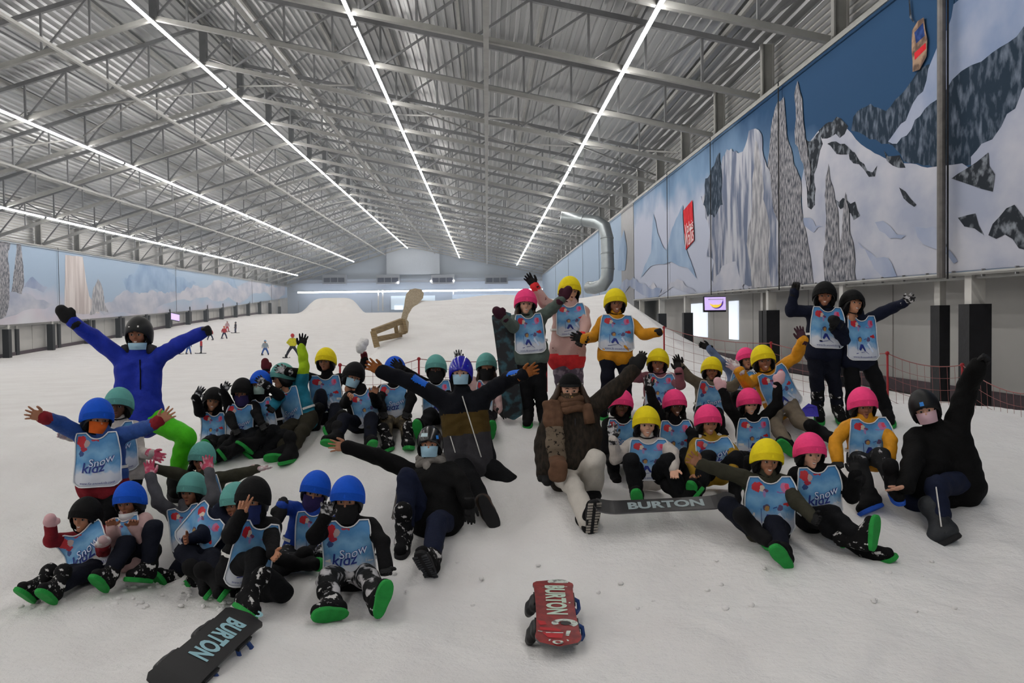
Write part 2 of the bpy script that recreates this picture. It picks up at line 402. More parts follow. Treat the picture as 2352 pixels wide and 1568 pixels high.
# lintel beams under the murals
for side, X in ((1, WR+0.15), (-1, WL-0.15)):
    ys = np.linspace(2, 118, 40); mb = MB()
    for a, b in zip(ys[:-1], ys[1:]):
        mb.bar((X, a, float(mural_bottom(side, a))-0.06), (X, b, float(mural_bottom(side, b))-0.06), 0.08, 0.12)
    hlink(mb, 'trim_%d' % (3 if side > 0 else 4), M_STEEL, kind='structure')
_ys = np.linspace(-25, 120, 60); _mb = MB()
for a, b in zip(_ys[:-1], _ys[1:]):
    za, zb = float(mural_bottom(1, a))+0.05, float(mural_bottom(1, b))+0.05
    _mb.add([(WR+0.02, a, za), (WR+1.35, a, za), (WR+1.35, b, zb), (WR+0.02, b, zb), (WR+0.02, a, za+0.06), (WR+1.35, a, za+0.06), (WR+1.35, b, zb+0.06), (WR+0.02, b, zb+0.06)], [(0,3,2,1), (4,5,6,7), (0,1,5,4), (2,3,7,6)])
hlink(_mb, 'trim_6', M_STEELD, kind='structure')  # soffit added over the set-back right wall to keep it in shade
# ------------------------------------------------------------------ murals: printed banners
from mathutils.geometry import delaunay_2d_cdt
LAYER = [0]
def noise_poly(pts, amp, depth, seed):
    r = random.Random(seed); pts = [np.array(p, float) for p in pts]
    for _ in range(depth):
        out = []
        for i, p in enumerate(pts):
            q = pts[(i+1) % len(pts)]; d = q-p; L = np.linalg.norm(d); out.append(p)
            if L > 0.35: out.append((p+q)/2+np.array([-d[1], d[0]])*r.uniform(-amp, amp))
        pts = out
    return pts
PR = {}
def print_mat(name, c1, c2, scale, mix=(0.4, 0.6), stretch=(1, 1, 1), rough=0.85, c3=None):
    return mat('print_'+name, c1, rough, col2=c2, scale=scale, mix=mix, stretch=stretch, spec=0.05, detail=11)
M_SNOWP = print_mat('snow', '8f95a6', 'adaeb6', 0.5, (0.35, 0.6), (1, 1, 1.5))
M_SNOWB = print_mat('snow_blue', '7785a0', '959cae', 0.8, (0.35, 0.65))
M_ROCK = print_mat('rock', '26323f', '66707f', 4.0, (0.48, 0.72), (1, 1.6, 0.8))
M_ROCKD = print_mat('dark_rock', '2a2e34', '7a8088', 5.0, (0.5, 0.68))
M_TREE = print_mat('frosted_tree', '3f434c', '9b9a9e', 5.5, (0.38, 0.64), (1, 3.0, 1.0))
M_TREE2 = print_mat('pale_tree', '77797f', 'a4a3a6', 2.5, (0.4, 0.62), (1, 2.0, 0.7))
M_CRAG = print_mat('pale_crag', '5f687c', 'a5a7af', 1.1, (0.42, 0.58), (1, 2.4, 0.5))
M_BLUES = print_mat('haze_blue', '6f86a2', '8fa2b8', 0.7, (0.3, 0.7))
M_REDS = print_mat('red_banner', 'b0232b', 'c03038', 4)
M_WHT = print_mat('white_letter', 'd8d2d2', 'e4dede', 4)
M_GOND = print_mat('gondola', '5a4a42', '98806c', 5)
def sky_mat(name, top, bot, z0, z1, warm='b9b0b0', fade=None):
    m = bpy.data.materials.new(name); m.use_nodes = True; nt = m.node_tree; N = nt.nodes; L = nt.links; b = N['Principled BSDF']
    tc = N.new('ShaderNodeTexCoord'); sx = N.new('ShaderNodeSeparateXYZ'); L.new(tc.outputs['Object'], sx.inputs[0])
    mr = N.new('ShaderNodeMapRange'); mr.inputs['From Min'].default_value = z0; mr.inputs['From Max'].default_value = z1; L.new(sx.outputs['Z'], mr.inputs['Value'])
    nz = N.new('ShaderNodeTexNoise'); nz.inputs['Scale'].default_value = 0.22; nz.inputs['Detail'].default_value = 5; L.new(tc.outputs['Object'], nz.inputs['Vector'])
    ad = N.new('ShaderNodeMath'); ad.operation = 'MULTIPLY_ADD'; L.new(nz.outputs['Fac'], ad.inputs[0]); ad.inputs[1].default_value = 0.9; L.new(mr.outputs['Result'], ad.inputs[2])
    if fade:
        m2 = N.new('ShaderNodeMapRange'); m2.inputs['From Min'].default_value = fade[0]; m2.inputs['From Max'].default_value = fade[1]; m2.inputs['To Max'].default_value = fade[2]; L.new(sx.outputs['Y'], m2.inputs['Value'])
        sb = N.new('ShaderNodeMath'); sb.operation = 'SUBTRACT'; L.new(ad.outputs[0], sb.inputs[0]); L.new(m2.outputs['Result'], sb.inputs[1]); ad = sb
    rp = N.new('ShaderNodeValToRGB'); e = rp.color_ramp.elements; e[0].position = 0.45; e[0].color = (*srgb(bot), 1); e[1].position = 1.25/1.4; e[1].color = (*srgb(top), 1)
    k = e.new(0.62); k.color = (*srgb(warm), 1)
    L.new(ad.outputs[0], rp.inputs['Fac']); L.new(rp.outputs['Color'], b.inputs['Base Color']); b.inputs['Roughness'].default_value = 0.85; b.inputs['Specular IOR Level'].default_value = 0.05
    return m
M_SKYR = sky_mat('print_sky_right', '2b4664', 'a2a8b8', 0.5, 6.5, '6a839e', (15, 34, 0.75))
M_SKYL = sky_mat('print_sky_left', '8d9fb3', 'bcbec4', -0.5, 5.5, 'b2adb6')
def mural(side, seams, skym, name, label):
    X = WR-0.02 if side > 0 else WL+0.02
    t = empty(name, (0,0,0), label, 'banner', mw=HALL)
    top = RHW-0.2 if side > 0 else LH-0.2
    for a, b in zip(seams[:-1], seams[1:]):
        ys = np.linspace(a+0.012, b-0.012, 5); v = []
        for y in ys: v += [(X, y, float(mural_bottom(side, y))), (X, y, top), (X+side*0.03, y, float(mural_bottom(side, y))), (X+side*0.03, y, top)]
        f = []
        for i in range(4):
            o = 4*i; f += [(o, o+4, o+5, o+1), (o+2, o+3, o+7, o+6), (o, o+2, o+6, o+4), (o+1, o+5, o+7, o+3)]
        f += [(0, 1, 3, 2), (16, 18, 19, 17)]
        link('panel', MB().add(v, f).mesh('panel', skym), t)
        if b < seams[-1]: link('seam_cable', MB().bar((X-side*0.11, b, float(mural_bottom(side, b))-0.1), (X-side*0.11, b, top+0.1), 0.025).mesh('seam_cable', M_DARK), t)
    return t
def wall_print(t, side, nm, layer, pix, m, amp=0.12, depth=3, seed=1):
    LAYER[0] += 1; X = (WR if side > 0 else WL)-side*(0.022+0.0012*LAYER[0]); 
    pts = [on_wall(px, py, X) for px, py in pix]
    top = (RHW if side > 0 else LH)-0.22
    pts = noise_poly(pts, amp, depth, seed)
    pts = [(p[0], min(max(p[1], float(mural_bottom(side, p[0]))+0.02), top)) for p in pts]
    out = delaunay_2d_cdt([Vector(p) for p in pts], [], [list(range(len(pts)))], 1, 1e-4)
    me = mesh_from(nm, [(X, p[0], p[1]) for p in out[0]], [tuple(q) for q in out[2]], m)
    return link(nm, me, t)
mr = mural(1, [-25, -10, 2, 9.0, 14.0, 22.2, 29.0, 36.0, 44.8], M_SKYR, 'mural_banner', 'huge printed snowy mountain banner on the right wall')
mr2 = mural(1, [49.0, 58, 68, 80, 95, 119], M_SKYL, 'mural_banner', 'pale blurred mountain banner on the right wall beyond the air duct')
wp = lambda *a, **k: wall_print(mr, 1, *a, **k)
wp('printed_mountain', 1, [(1955,300),(1960,268),(2000,238),(2035,255),(2080,205),(2110,160),(2200,130),(2290,40),(2352,-20),(2500,-80),(2500,480),(2352,470),(2120,380),(2075,370),(2040,330),(1985,310)], M_ROCK, 0.10, 4, 3)
wp('printed_snowfield', 2, [(2190,10),(2352,-90),(2500,-150),(2500,60),(2352,60),(2280,120),(2230,150),(2150,230),(2060,330),(2040,325),(2120,210)], M_SNOWB, 0.14, 4, 14)
wp('printed_ridge', 3, [(2230,360),(2352,200),(2520,40),(2520,640),(2352,600),(2230,520)], M_SNOWP, 0.05, 3, 4)
wp('printed_rock', 4, [(2255,330),(2300,190),(2352,100),(2450,10),(2450,60),(2352,190),(2300,290)], M_ROCK, 0.18, 3, 31)
wp('printed_snowfield', 4, [(1855,330),(1885,295),(1915,280),(1945,295),(1990,340),(2030,362),(2080,375),(2130,385),(2210,375),(2300,430),(2352,470),(2500,560),(2500,720),(2060,680),(1760,690),(1690,690),(1690,600),(1780,560),(1850,560),(1840,420)], M_SNOWP, 0.03, 3, 5)
for i, (p, s) in enumerate([([(1850,320),(1885,300),(1890,330),(1870,400),(1872,470),(1855,475),(1848,400)], 6), ([(1880,300),(1912,280),(1948,290),(1940,308),(1900,318)], 7), ([(1948,345),(1975,370),(2015,380),(2010,405),(1985,390),(1960,375)], 8), ([(2030,345),(2075,375),(2080,385),(2050,380)], 9),
        ([(2065,430),(2080,440),(2105,470),(2100,475),(2075,455)], 10), ([(2185,410),(2215,390),(2270,350),(2285,400),(2280,440),(2230,425)], 11), ([(2200,500),(2240,490),(2260,540),(2215,520)], 12), ([(2270,540),(2330,470),(2352,500),(2400,600),(2340,570)], 13), ([(1915,440),(1945,460),(1975,495),(1960,505),(1930,480)], 15), ([(1900,330),(1940,330),(1960,350),(1930,355)],16)]):
    wp('printed_rock', 5, p, M_ROCKD, 0.2, 3, s)
for i, p in enumerate([[(1800,490),(1860,500),(1890,520),(1850,520)], [(2010,510),(2080,540),(2070,548),(2020,530)], [(1970,555),(2030,590),(2060,640),(2040,640),(2000,600)], [(2100,520),(2200,600),(2190,605),(2120,560)]]):
    wp('printed_shadow', 5, p, M_SNOWB, 0.15, 3, 40+i)
wp('printed_tree', 6, [(1785,235),(1800,222),(1812,330),(1840,420),(1855,560),(1868,672),(1770,684),(1765,560),(1762,400),(1770,300)], M_TREE, 0.10, 4, 20)
wp('printed_tree', 6, [(1824,220),(1832,185),(1842,225),(1850,320),(1862,400),(1858,440),(1826,330)], M_TREE, 0.12, 4, 21)
wp('printed_tree', 7, [(1903,375),(1915,440),(1925,520),(1930,640),(1938,665),(1893,668),(1896,520)], M_TREE, 0.12, 4, 22)
wp('printed_tree', 7, [(1942,440),(1950,480),(1962,580),(1968,662),(1925,665),(1930,560)], M_TREE, 0.12, 4, 23)
wp('printed_crag', 3, [(1610,450),(1640,400),(1660,360),(1700,350),(1720,300),(1750,310),(1770,420),(1790,690),(1645,690),(1640,600),(1620,500)], M_CRAG, 0.16, 4, 24)
wp('printed_tree', 4, [(1735,320),(1750,380),(1768,520),(1775,688),(1725,690),(1715,560)], M_TREE2, 0.14, 4, 25)
wp('printed_crag', 4, [(1620,410),(1640,380),(1652,350),(1660,470),(1640,500),(1615,470)], M_ROCK, 0.16, 3, 26)
wp('printed_snowfield', 2, [(1480,693),(1485,660),(1500,648),(1520,672),(1555,640),(1580,660),(1625,672),(1660,610),(1690,600),(1720,700),(1640,690)], M_SNOWP, 0.06, 3, 27)
for i, p in enumerate([[(1418,620),(1424,560),(1433,527),(1440,570),(1436,620)], [(1470,640),(1495,580),(1500,490),(1512,540),(1530,575),(1550,510),(1568,470),(1572,560),(1600,640)], [(1400,660),(1440,640),(1470,650),(1520,662),(1510,690),(1400,690)]]):
    wp('printed_peak', 1, p, M_BLUES if i < 2 else M_SNOWB, 0.06, 3, 50+i)
wp('printed_skier', 5, [(1632,520),(1650,500),(1662,540),(1655,620),(1640,650),(1632,640),(1640,600),(1622,590)], M_CRAG, 0.12, 3, 60)
wp('printed_flag', 6, [(1569,484),(1590,459),(1594,552),(1575,574)], M_REDS, 0.0, 0, 61)
def wall_text(t, s, pA, pB, height, layer, m, nm='lettering', space=1.0):
    X = WR-0.1
    a, b = np.array(on_wall(*pA, X)), np.array(on_wall(*pB, X))
    v, fc = text_mesh(s, 1.0); wv = v[:, 0].max()-v[:, 0].min(); hv = v[:, 1].max()-v[:, 1].min()
    c = (a+b)/2; d = (b-a)/wv
    vv = [(X, c[0]+p[0]*d[0], c[1]+p[0]*d[1]+p[1]*height/hv) for p in v]
    return link(nm, mesh_from(nm, vv, fc, m), t)
wall_text(mr, 'Wallis', (1572,555), (1593,533), 0.62, 7, M_WHT)
wall_text(mr, 'Valais', (1573,528), (1592,512), 0.40, 7, M_WHT)
# gondola cabin printed in the sky
wp('printed_gondola', 4, [(2095,70),(2108,48),(2122,40),(2130,90),(2128,130),(2112,160),(2096,165)], M_GOND, 0.05, 2, 62)
wp('printed_gondola_window', 5, [(2100,75),(2120,52),(2124,82),(2104,100)], print_mat('gondola_glass', '1d2f5c', '31487c', 5), 0.02, 1, 63)
wp('printed_gondola_stripe', 5, [(2100,122),(2126,98),(2127,112),(2101,138)], M_REDS, 0.02, 1, 64)
wp('printed_cable', 4, [(2089,40),(2087,0),(2090,0),(2094,40),(2100,50),(2098,52)], M_ROCKD, 0, 0, 65)
# drain pipe in front of the near mural
_p0 = HP(WR-0.12, 14.0, 0.70); hlink(MB().tube([(WR-0.24, 14.0, 0.6), (WR-0.24, 14.0, RHW+0.3)], 0.07, 10), 'drain_pipe', mat('rusty_grey_pipe', '5d5a58', 0.5, 0.4, 0.2, 6), label='dark grey vertical pipe in front of the right mural', cat='pipe')
# brackets that lace the pipe / bottom rail of the mural
for i in range(26):
    y = 8.0+0.85*i; z = float(mural_bottom(1, y))
    hlink(MB().box((WR-0.08, y-0.015, z-0.09), (WR-0.03, y+0.015, z+0.03)), 'rail_clip', M_STEELD, label='small steel clip on the bottom rail of the right mural', cat='clip', group='clips along the mural rail')
_ys = np.linspace(3, 44.8, 24); _mb = MB(); _mb.tube([(WR-0.06, y, float(mural_bottom(1, y))-0.03) for y in _ys], 0.035, 6); hlink(_mb, 'bottom_rail', M_STEEL, label='pale steel tube along the bottom edge of the right mural', cat='rail')
# left mural
LAYER[0] = 0
ml = mural(-1, [30, 44.0, 55.8, 76.5, 101, 110, 119], M_SKYL, 'mural_banner', 'long printed winter landscape banner on the left wall')
wl = lambda *a, **k: wall_print(ml, -1, *a, **k)
wl('printed_snowfield', 1, [(-60,690),(60,672),(150,700),(205,690),(260,690),(330,668),(390,660),(480,655),(560,650),(655,645),(655,676),(500,692),(240,724),(0,734),(-60,738)], M_SNOWP, 0.08, 4, 70)
wl('printed_tree', 2, [(-30,560),(10,542),(24,560),(22,640),(14,725),(-40,735)], M_TREE, 0.10, 4, 71)
wl('printed_tree', 2, [(38,560),(46,550),(52,600),(50,675),(26,670),(34,610)], M_TREE, 0.10, 4, 72)
wl('printed_mountain', 1, [(280,640),(320,608),(360,605),(400,630),(450,650),(400,668),(330,672),(290,665)], M_BLUES, 0.14, 4, 73)
wl('printed_peak', 1, [(55,660),(75,635),(90,650),(110,660),(100,672)], M_SNOWB, 0.10, 3, 74)
wl('printed_peak', 1, [(148,720),(150,585),(190,590),(205,680),(230,720)], print_mat('beige_streak', 'a39a98', 'beb8b6', 1.0, (0.4,0.6), (1,3,0.2)), 0.03, 3, 75)
wl('printed_tree', 2, [(215,660),(225,640),(240,690),(250,720),(205,722)], M_TREE2, 0.14, 4, 76)
wl('printed_rock', 2, [(520,640),(535,632),(548,668),(535,660)], M_BLUES, 0.12, 3, 77)
wl('printed_rock', 2, [(605,650),(620,645),(640,652),(630,658)], M_BLUES, 0.12, 3, 78)
# ------------------------------------------------------------------ ventilation duct on the right wall
M_DUCT = mat('spiral_duct_metal', '8c9395', 0.38, 0.75, 0.08, 4, bump=0.1, bscale=3)
def duct_pt(px, py, Y): return W(px, py, Y)
_d = [W(1288,500,47), W(1340,505,47), W(1372,510,46.5), W(1388,520,46), W(1394,545,46), W(1395,580,46), W(1396,615,46), W(1394,640,46), W(1384,655,46.3), W(1365,661,46.8), W(1352,660,47.2)]
t = empty('air_duct', _d[-1], 'large bent galvanised air duct on the right wall', 'duct')
link('pipe', MB().tube([p-np.array(_d[-1]) for p in _d], 0.36, 16).mesh('pipe', M_DUCT, True), t)
for k in (1, 4, 5, 6):
    a = _d[k]-_d[-1]; b = a+(_d[k+1]-_d[k])/np.linalg.norm(_d[k+1]-_d[k])*0.08
    link('collar', MB().tube([a, b], 0.385, 16).mesh('collar', M_DUCT, True), t)
hlink(MB().box((WR-0.03, 44.9, -0.6), (WR+0.6, 49, RHW)), 'trim_5', M_STEELD, kind='structure')
# ------------------------------------------------------------------ screens
M_SCREEN = mat('screen_picture', 'cdb6ee', emit=('c9b0f0', 0.75)); M_SCR2 = mat('screen_moon', 'e8c850', emit=('f0cc40', 0.7)); M_SCR3 = mat('screen_moon_purple', '5a3f94', emit=('5a3f94', 0.5)); M_BLK = mat('black_plastic', '0b0b0d', 0.4)
Ys = 24.0
c = W(1642, 698, Ys); t = empty('wall_screen', c, 'lit wall screen with a yellow crescent under the right mural', 'screen')
mwd = 52*Ys/F/2; mh = 36*Ys/F/2
link('casing', MB().box((-mwd, 0.01, -mh), (mwd, 0.12, mh)).mesh('casing', M_BLK), t)
link('display', MB().box((-mwd*0.92, -0.004, -mh*0.78), (mwd*0.98, 0.012, mh*0.9)).mesh('display', M_SCREEN), t)
def crescent(cx, cz, r, a0, a1, th, y, m, nm):
    n = 14; v = []
    for i in range(n+1):
        a = math.radians(a0+(a1-a0)*i/n); k = math.sin(math.pi*i/n)*th
        v += [(cx+r*math.cos(a), y, cz+r*math.sin(a)), (cx+(r-k)*math.cos(a), y, cz+(r-k)*math.sin(a))]
    link(nm, MB().add(v, [(2*i, 2*i+2, 2*i+3, 2*i+1) for i in range(n)]).mesh(nm, m), t)
crescent(0.05, 0.06, 0.20, 200, 380, 0.10, -0.009, M_SCR3, 'picture_shape'); crescent(0.02, 0.08, 0.19, 195, 345, 0.09, -0.013, M_SCR2, 'picture_shape')
link('lettering', MB().box((-mwd*0.6, -0.012, mh*0.55), (mwd*0.8, -0.008, mh*0.66)).mesh('lettering', M_WHT), t)
c = HP(WL+0.3, 75.5, float(mural_bottom(-1, 75.5))-0.45); t = empty('wall_screen', c, 'small lit purple screen under the left mural', 'screen')
link('casing', MB().box((-0.05, -1.1, -0.35), (0.06, 1.1, 0.35)).mesh('casing', M_BLK), t); link('display', MB().box((0.05, -1.0, -0.28), (0.07, 1.0, 0.28)).mesh('display', M_SCREEN), t)
# bright doorways behind the right pillars
M_GLOW = mat('lit_window', 'dfe6f0', emit=('dfe8f4', 0.9))
for k, (y0, y1) in enumerate(((30.3, 31.4), (34.6, 37.5))):
    hlink(MB().box((WR+1.2, y0, -0.9), (WR+1.25, y1, 0.55)), 'window_%d' % (k+1), M_GLOW, kind='structure')
# ------------------------------------------------------------------ far end wall
YF = Y_END-0.3
M_FARW = mat('far_blue_panel', '9fabb8', 0.6, 0, 0.06, 0.3); M_FARB = mat('far_steel_beam', '8a919c', 0.5, 0.2)
wall_box('wall_far', (WL-0.8, YF, -6), (WR+0.8, YF+0.2, RH+TD+1), M_FARW)
for x in np.linspace(WL+1, WR-1, 14):
    hlink(MB().box((x-0.03, YF-0.05, -2), (x+0.03, YF, 3.0)), 'wall_seam', M_FARB, kind='structure')
def fp(px, py): return W(px, py, YF*math.cos(SLOPE)-0.6)
def fbox(px0, py0, px1, py1, d0, d1, name, m, **k):
    a, b = fp(px0, py1), fp(px1, py0)
    return MB().box((a[0], a[1]-d0, a[2]), (b[0], a[1]-d1, b[2])).link(name, m, **k)
fbox(672, 640, 1280, 652, 0.55, 0.3, 'beam', M_FARB, kind='structure')
fbox(672, 664, 1280, 671, 0.55, 0.3, 'beam', M_FARB, kind='structure')
M_FLINE = mat('far_light_tube', 'ffffff', emit=('eef2ff', FAR_POWER))
t = empty('light_strip', fp(935, 672), 'horizontal glowing white light strip across the far end wall', 'light')
a, b = fp(688, 674), fp(1252, 667)
pts = [a+(b-a)*i/6 for i in range(7)]
for p, q in zip(pts[:-1], pts[1:]): link('tube', MB().tube([p-np.array(t.location)+(0.05,-1.4,0), q-np.array(t.location)+(-0.05,-1.4,0)], 0.11, 8).mesh('tube', M_FLINE), t)
M_FAN = mat('dark_fan_grille', '1c2440', 0.6, var=0.3, scale=5)
for i, x in enumerate((772, 894, 1018, 1140)):
    c = fp(x, 645); t = empty('cooling_unit', c, 'dark grilled cooling unit on the far wall, %s from the left' % ('first', 'second', 'third', 'fourth')[i], 'fan unit', 'cooling units on the far wall')
    s = YF/F
    link('casing', MB().box((-26*s, -1.6, -10*s), (26*s, -0.6, 11*s)).mesh('casing', M_FARB), t)
    for k in range(3): link('grille', MB().box(((-23+16*k)*s, -1.66, -6*s), ((-9+16*k)*s, -1.6, 4*s)).mesh('grille', M_FAN), t)
for i, (x, y) in enumerate(((917, 652), (992, 649), (1043, 648))):
    c = fp(x, y); o = MB().sphere((0, -1.8, 0), 0.14, 10).link('spotlight', mat('spot_glow', 'ffffff', emit=('fff6e8', 20)), label='small bright spotlight on the far wall, %s from the left' % ('first', 'second', 'third')[i], cat='lamp', group='spotlights on the far wall'); o.location = tuple(c)
fbox(889, 568, 1010, 632, 0.7, 0.5, 'wall_gable', mat('pale_gable', 'b6c0cc', 0.6), kind='structure')
fbox(900, 680, 1000, 712, 1.0, 0.8, 'window_4', mat('cold_room_window', 'c7d8e4', emit=('cfe2ee', 0.2)), kind='structure')
fbox(908, 703, 928, 713, 1.3, 1.1, 'window_3', M_GLOW, kind='structure')
fbox(1040, 676, 1220, 688, 1.3, 1.1, 'window_5', mat('pale_far_glass', 'b9cbe0', emit=('c0d2e8', 0.3)), kind='structure')
for x in (871, 881, 1042):
    a, b = fp(x, 667), fp(x, 715); MB().bar(a+(0,-0.9,0), b+(0,-0.9,0), 0.18).link('support_post', M_PILW, label='thin white post in front of the far wall', cat='post', group='posts at the far wall')
# ------------------------------------------------------------------ snow surface mesh
def snow_grid(xs_, ys_, name):
    X, Y = np.meshgrid(xs_, ys_); Z = G(X, Y)+bumps(X, Y)
    v = np.stack([X.ravel(), Y.ravel(), Z.ravel()], 1); nx = len(xs_); ny = len(ys_)
    i = np.arange((nx)*(ny)).reshape(ny, nx); f = np.stack([i[:-1, :-1], i[:-1, 1:], i[1:, 1:], i[1:, :-1]], -1).reshape(-1, 4)
    return mesh_from(name, v, f, snow_material(), None, True)
def snow_material():
    if 'snow' in MATS: return MATS['snow']
    m = bpy.data.materials.new('snow'); MATS['snow'] = m; m.use_nodes = True; nt = m.node_tree; N = nt.nodes; L = nt.links; b = N['Principled BSDF']
    tc = N.new('ShaderNodeTexCoord'); b.inputs['Roughness'].default_value = 0.75; b.inputs['Specular IOR Level'].default_value = 0.25
    n1 = N.new('ShaderNodeTexNoise'); n1.inputs['Scale'].default_value = 1.3; n1.inputs['Detail'].default_value = 6; L.new(tc.outputs['Object'], n1.inputs['Vector'])
    rp = N.new('ShaderNodeValToRGB'); e = rp.color_ramp.elements; e[0].position = 0.3; e[0].color = (*srgb('e9e7e6'), 1); e[1].position = 0.65; e[1].color = (*srgb('f1f0ef'), 1); L.new(n1.outputs['Fac'], rp.inputs['Fac']); L.new(rp.outputs['Color'], b.inputs['Base Color'])
    n2 = N.new('ShaderNodeTexNoise'); n2.inputs['Scale'].default_value = 9; n2.inputs['Detail'].default_value = 8; n2.inputs['Roughness'].default_value = 0.65; L.new(tc.outputs['Object'], n2.inputs['Vector'])
    n3 = N.new('ShaderNodeTexVoronoi'); n3.inputs['Scale'].default_value = 3.5; L.new(tc.outputs['Object'], n3.inputs['Vector'])
    mx = N.new('ShaderNodeMath'); mx.operation = 'MULTIPLY_ADD'; L.new(n3.outputs['Distance'], mx.inputs[0]); mx.inputs[1].default_value = 0.35; L.new(n2.outputs['Fac'], mx.inputs[2])
    bp = N.new('ShaderNodeBump'); bp.inputs['Strength'].default_value = 0.75; bp.inputs['Distance'].default_value = 0.06; L.new(mx.outputs[0], bp.inputs['Height']); L.new(bp.outputs['Normal'], b.inputs['Normal'])
    return m
def build_snow():
    xs_ = np.concatenate([np.linspace(WL-0.6, -6.2, 60), np.arange(-6, 5.0, 0.04), np.linspace(5.05, WR+0.6, 30)])
    ys_ = np.concatenate([np.linspace(-26, 3.3, 40), np.arange(3.4, 11, 0.04), np.linspace(11.1, 33, 150), np.linspace(33.5, YF, 110)])
    link('floor', snow_grid(xs_, ys_, 'floor'), kind='structure')
# ------------------------------------------------------------------ soft surfaces: round-cone fields meshed with surface nets
def rc_dist(p, a, b, ra, rb):
    a = np.asarray(a, np.float32); b = np.asarray(b, np.float32)
    ab = b-a; L2 = float(ab@ab)+1e-9
    q = p-a; t = np.clip((q@ab)/L2, 0, 1)
    q = q-t[..., None]*ab
    return np.sqrt((q*q).sum(-1))-(ra+(rb-ra)*t)
def smin(a, b, k):
    h = np.clip(0.5+0.5*(b-a)/k, 0, 1)
    return b+(a-b)*h-k*h*(1-h)
def sdf_pts(prims, p):
    d = np.full(p.shape[:-1], 9.0, np.float32)
    for a, b, ra, rb, k in prims: d = smin(d, rc_dist(p, a, b, ra, rb), k)
    return d
def surface(prims, vox, wrinkle=0.0, subs=(), wf=38.0, seed=0.0, clip=None):
    A = np.array([np.minimum(np.asarray(p[0])-max(p[2], p[3]), np.asarray(p[1])-max(p[2], p[3])) for p in prims]).min(0)-vox*2.5-wrinkle*2
    B = np.array([np.maximum(np.asarray(p[0])+max(p[2], p[3]), np.asarray(p[1])+max(p[2], p[3])) for p in prims]).max(0)+vox*2.5+wrinkle*2
    n = np.ceil((B-A)/vox).astype(int)+1
    ax = [(A[i]+vox*np.arange(n[i])).astype(np.float32) for i in range(3)]
    D = np.full(n, 0.12, np.float32)
    def block(a, b, r, pad):
        lo = np.floor((np.minimum(a, b)-r-pad-A)/vox).astype(int); hi = np.ceil((np.maximum(a, b)+r+pad-A)/vox).astype(int)+1
        lo = np.maximum(lo, 0); hi = np.minimum(hi, n)
        sl = tuple(slice(lo[i], hi[i]) for i in range(3))
        g = np.stack(np.meshgrid(ax[0][sl[0]], ax[1][sl[1]], ax[2][sl[2]], indexing='ij'), -1)
        return sl, g
    for a, b, ra, rb, k in prims:
        a = np.asarray(a, float); b = np.asarray(b, float)
        sl, g = block(a, b, max(ra, rb), k+vox*2)
        D[sl] = smin(D[sl], rc_dist(g, a, b, ra, rb), k)
    for a, b, ra, rb, k in subs:
        a = np.asarray(a, float); b = np.asarray(b, float)
        sl, g = block(a, b, max(ra, rb), k+vox*2)
        D[sl] = -smin(-D[sl], rc_dist(g, a, b, ra, rb), k)
    if wrinkle:
        X, Y, Z = np.meshgrid(*ax, indexing='ij', sparse=True)
        w1 = np.sin(wf*(Z+0.4*X)+3*np.sin(11*X+seed)+2.2*np.sin(9*Y+1.7*seed))*np.sin(wf*0.55*(X-0.5*Y)+2.5*np.sin(10*Z+seed))
        D = D+wrinkle*w1
    return nets(D, A, vox)
def nets(D, A, vox):
    s = D < 0
    n = D.shape
    c = np.zeros((n[0]-1, n[1]-1, n[2]-1), np.int8)
    for i in (0, 1):
        for j in (0, 1):
            for k in (0, 1): c += s[i:n[0]-1+i, j:n[1]-1+j, k:n[2]-1+k]
    act = (c > 0) & (c < 8)
    idx = np.full(act.shape, -1, np.int32); cells = np.argwhere(act); idx[act] = np.arange(len(cells))
    sumP = np.zeros((len(cells), 3)); cnt = np.zeros(len(cells))
    off = [(i, j, k) for i in (0, 1) for j in (0, 1) for k in (0, 1)]
    for o in off:
        for d in range(3):
            if o[d]: continue
            o2 = list(o); o2[d] = 1
            a = D[cells[:, 0]+o[0], cells[:, 1]+o[1], cells[:, 2]+o[2]]; b = D[cells[:, 0]+o2[0], cells[:, 1]+o2[1], cells[:, 2]+o2[2]]
            m = (a < 0) != (b < 0); t = np.where(m, a/(a-b+1e-12), 0)
            P = np.zeros((len(cells), 3)); P += o; P[:, d] += t
            sumP[m] += P[m]; cnt[m] += 1
    V = (cells+sumP/np.maximum(cnt, 1)[:, None])*vox+A
    Fs = []
    for d in range(3):
        e1, e2 = (d+1) % 3, (d+2) % 3
        sa = [slice(None)]*3; sb = [slice(None)]*3
        for e in (e1, e2): sa[e] = slice(1, -1); sb[e] = slice(1, -1)
        sa[d] = slice(0, n[d]-1); sb[d] = slice(1, n[d])
        u, v = s[tuple(sa)], s[tuple(sb)]
        for flip, m in ((False, u & ~v), (True, ~u & v)):
            q = np.argwhere(m)
            if not len(q): continue
            q = q.copy(); q[:, e1] += 1; q[:, e2] += 1
            def at(a1, a2):
                z = q.copy(); z[:, e1] -= a1; z[:, e2] -= a2
                return idx[z[:, 0], z[:, 1], z[:, 2]]
            f = np.stack([at(1, 1), at(0, 1), at(0, 0), at(1, 0)], 1)
            Fs.append(f[:, ::-1] if flip else f)
    return V, np.concatenate(Fs)
def tf(M, v):                   # transform points
    M = np.array(M); return np.asarray(v) @ M[:3, :3].T+M[:3, 3]
def frame(o, x, y, z):
    M = np.eye(4); M[:3, 0], M[:3, 1], M[:3, 2], M[:3, 3] = x, y, z, o; return M
def nrm(v): v = np.asarray(v, float); return v/(np.linalg.norm(v)+1e-12)
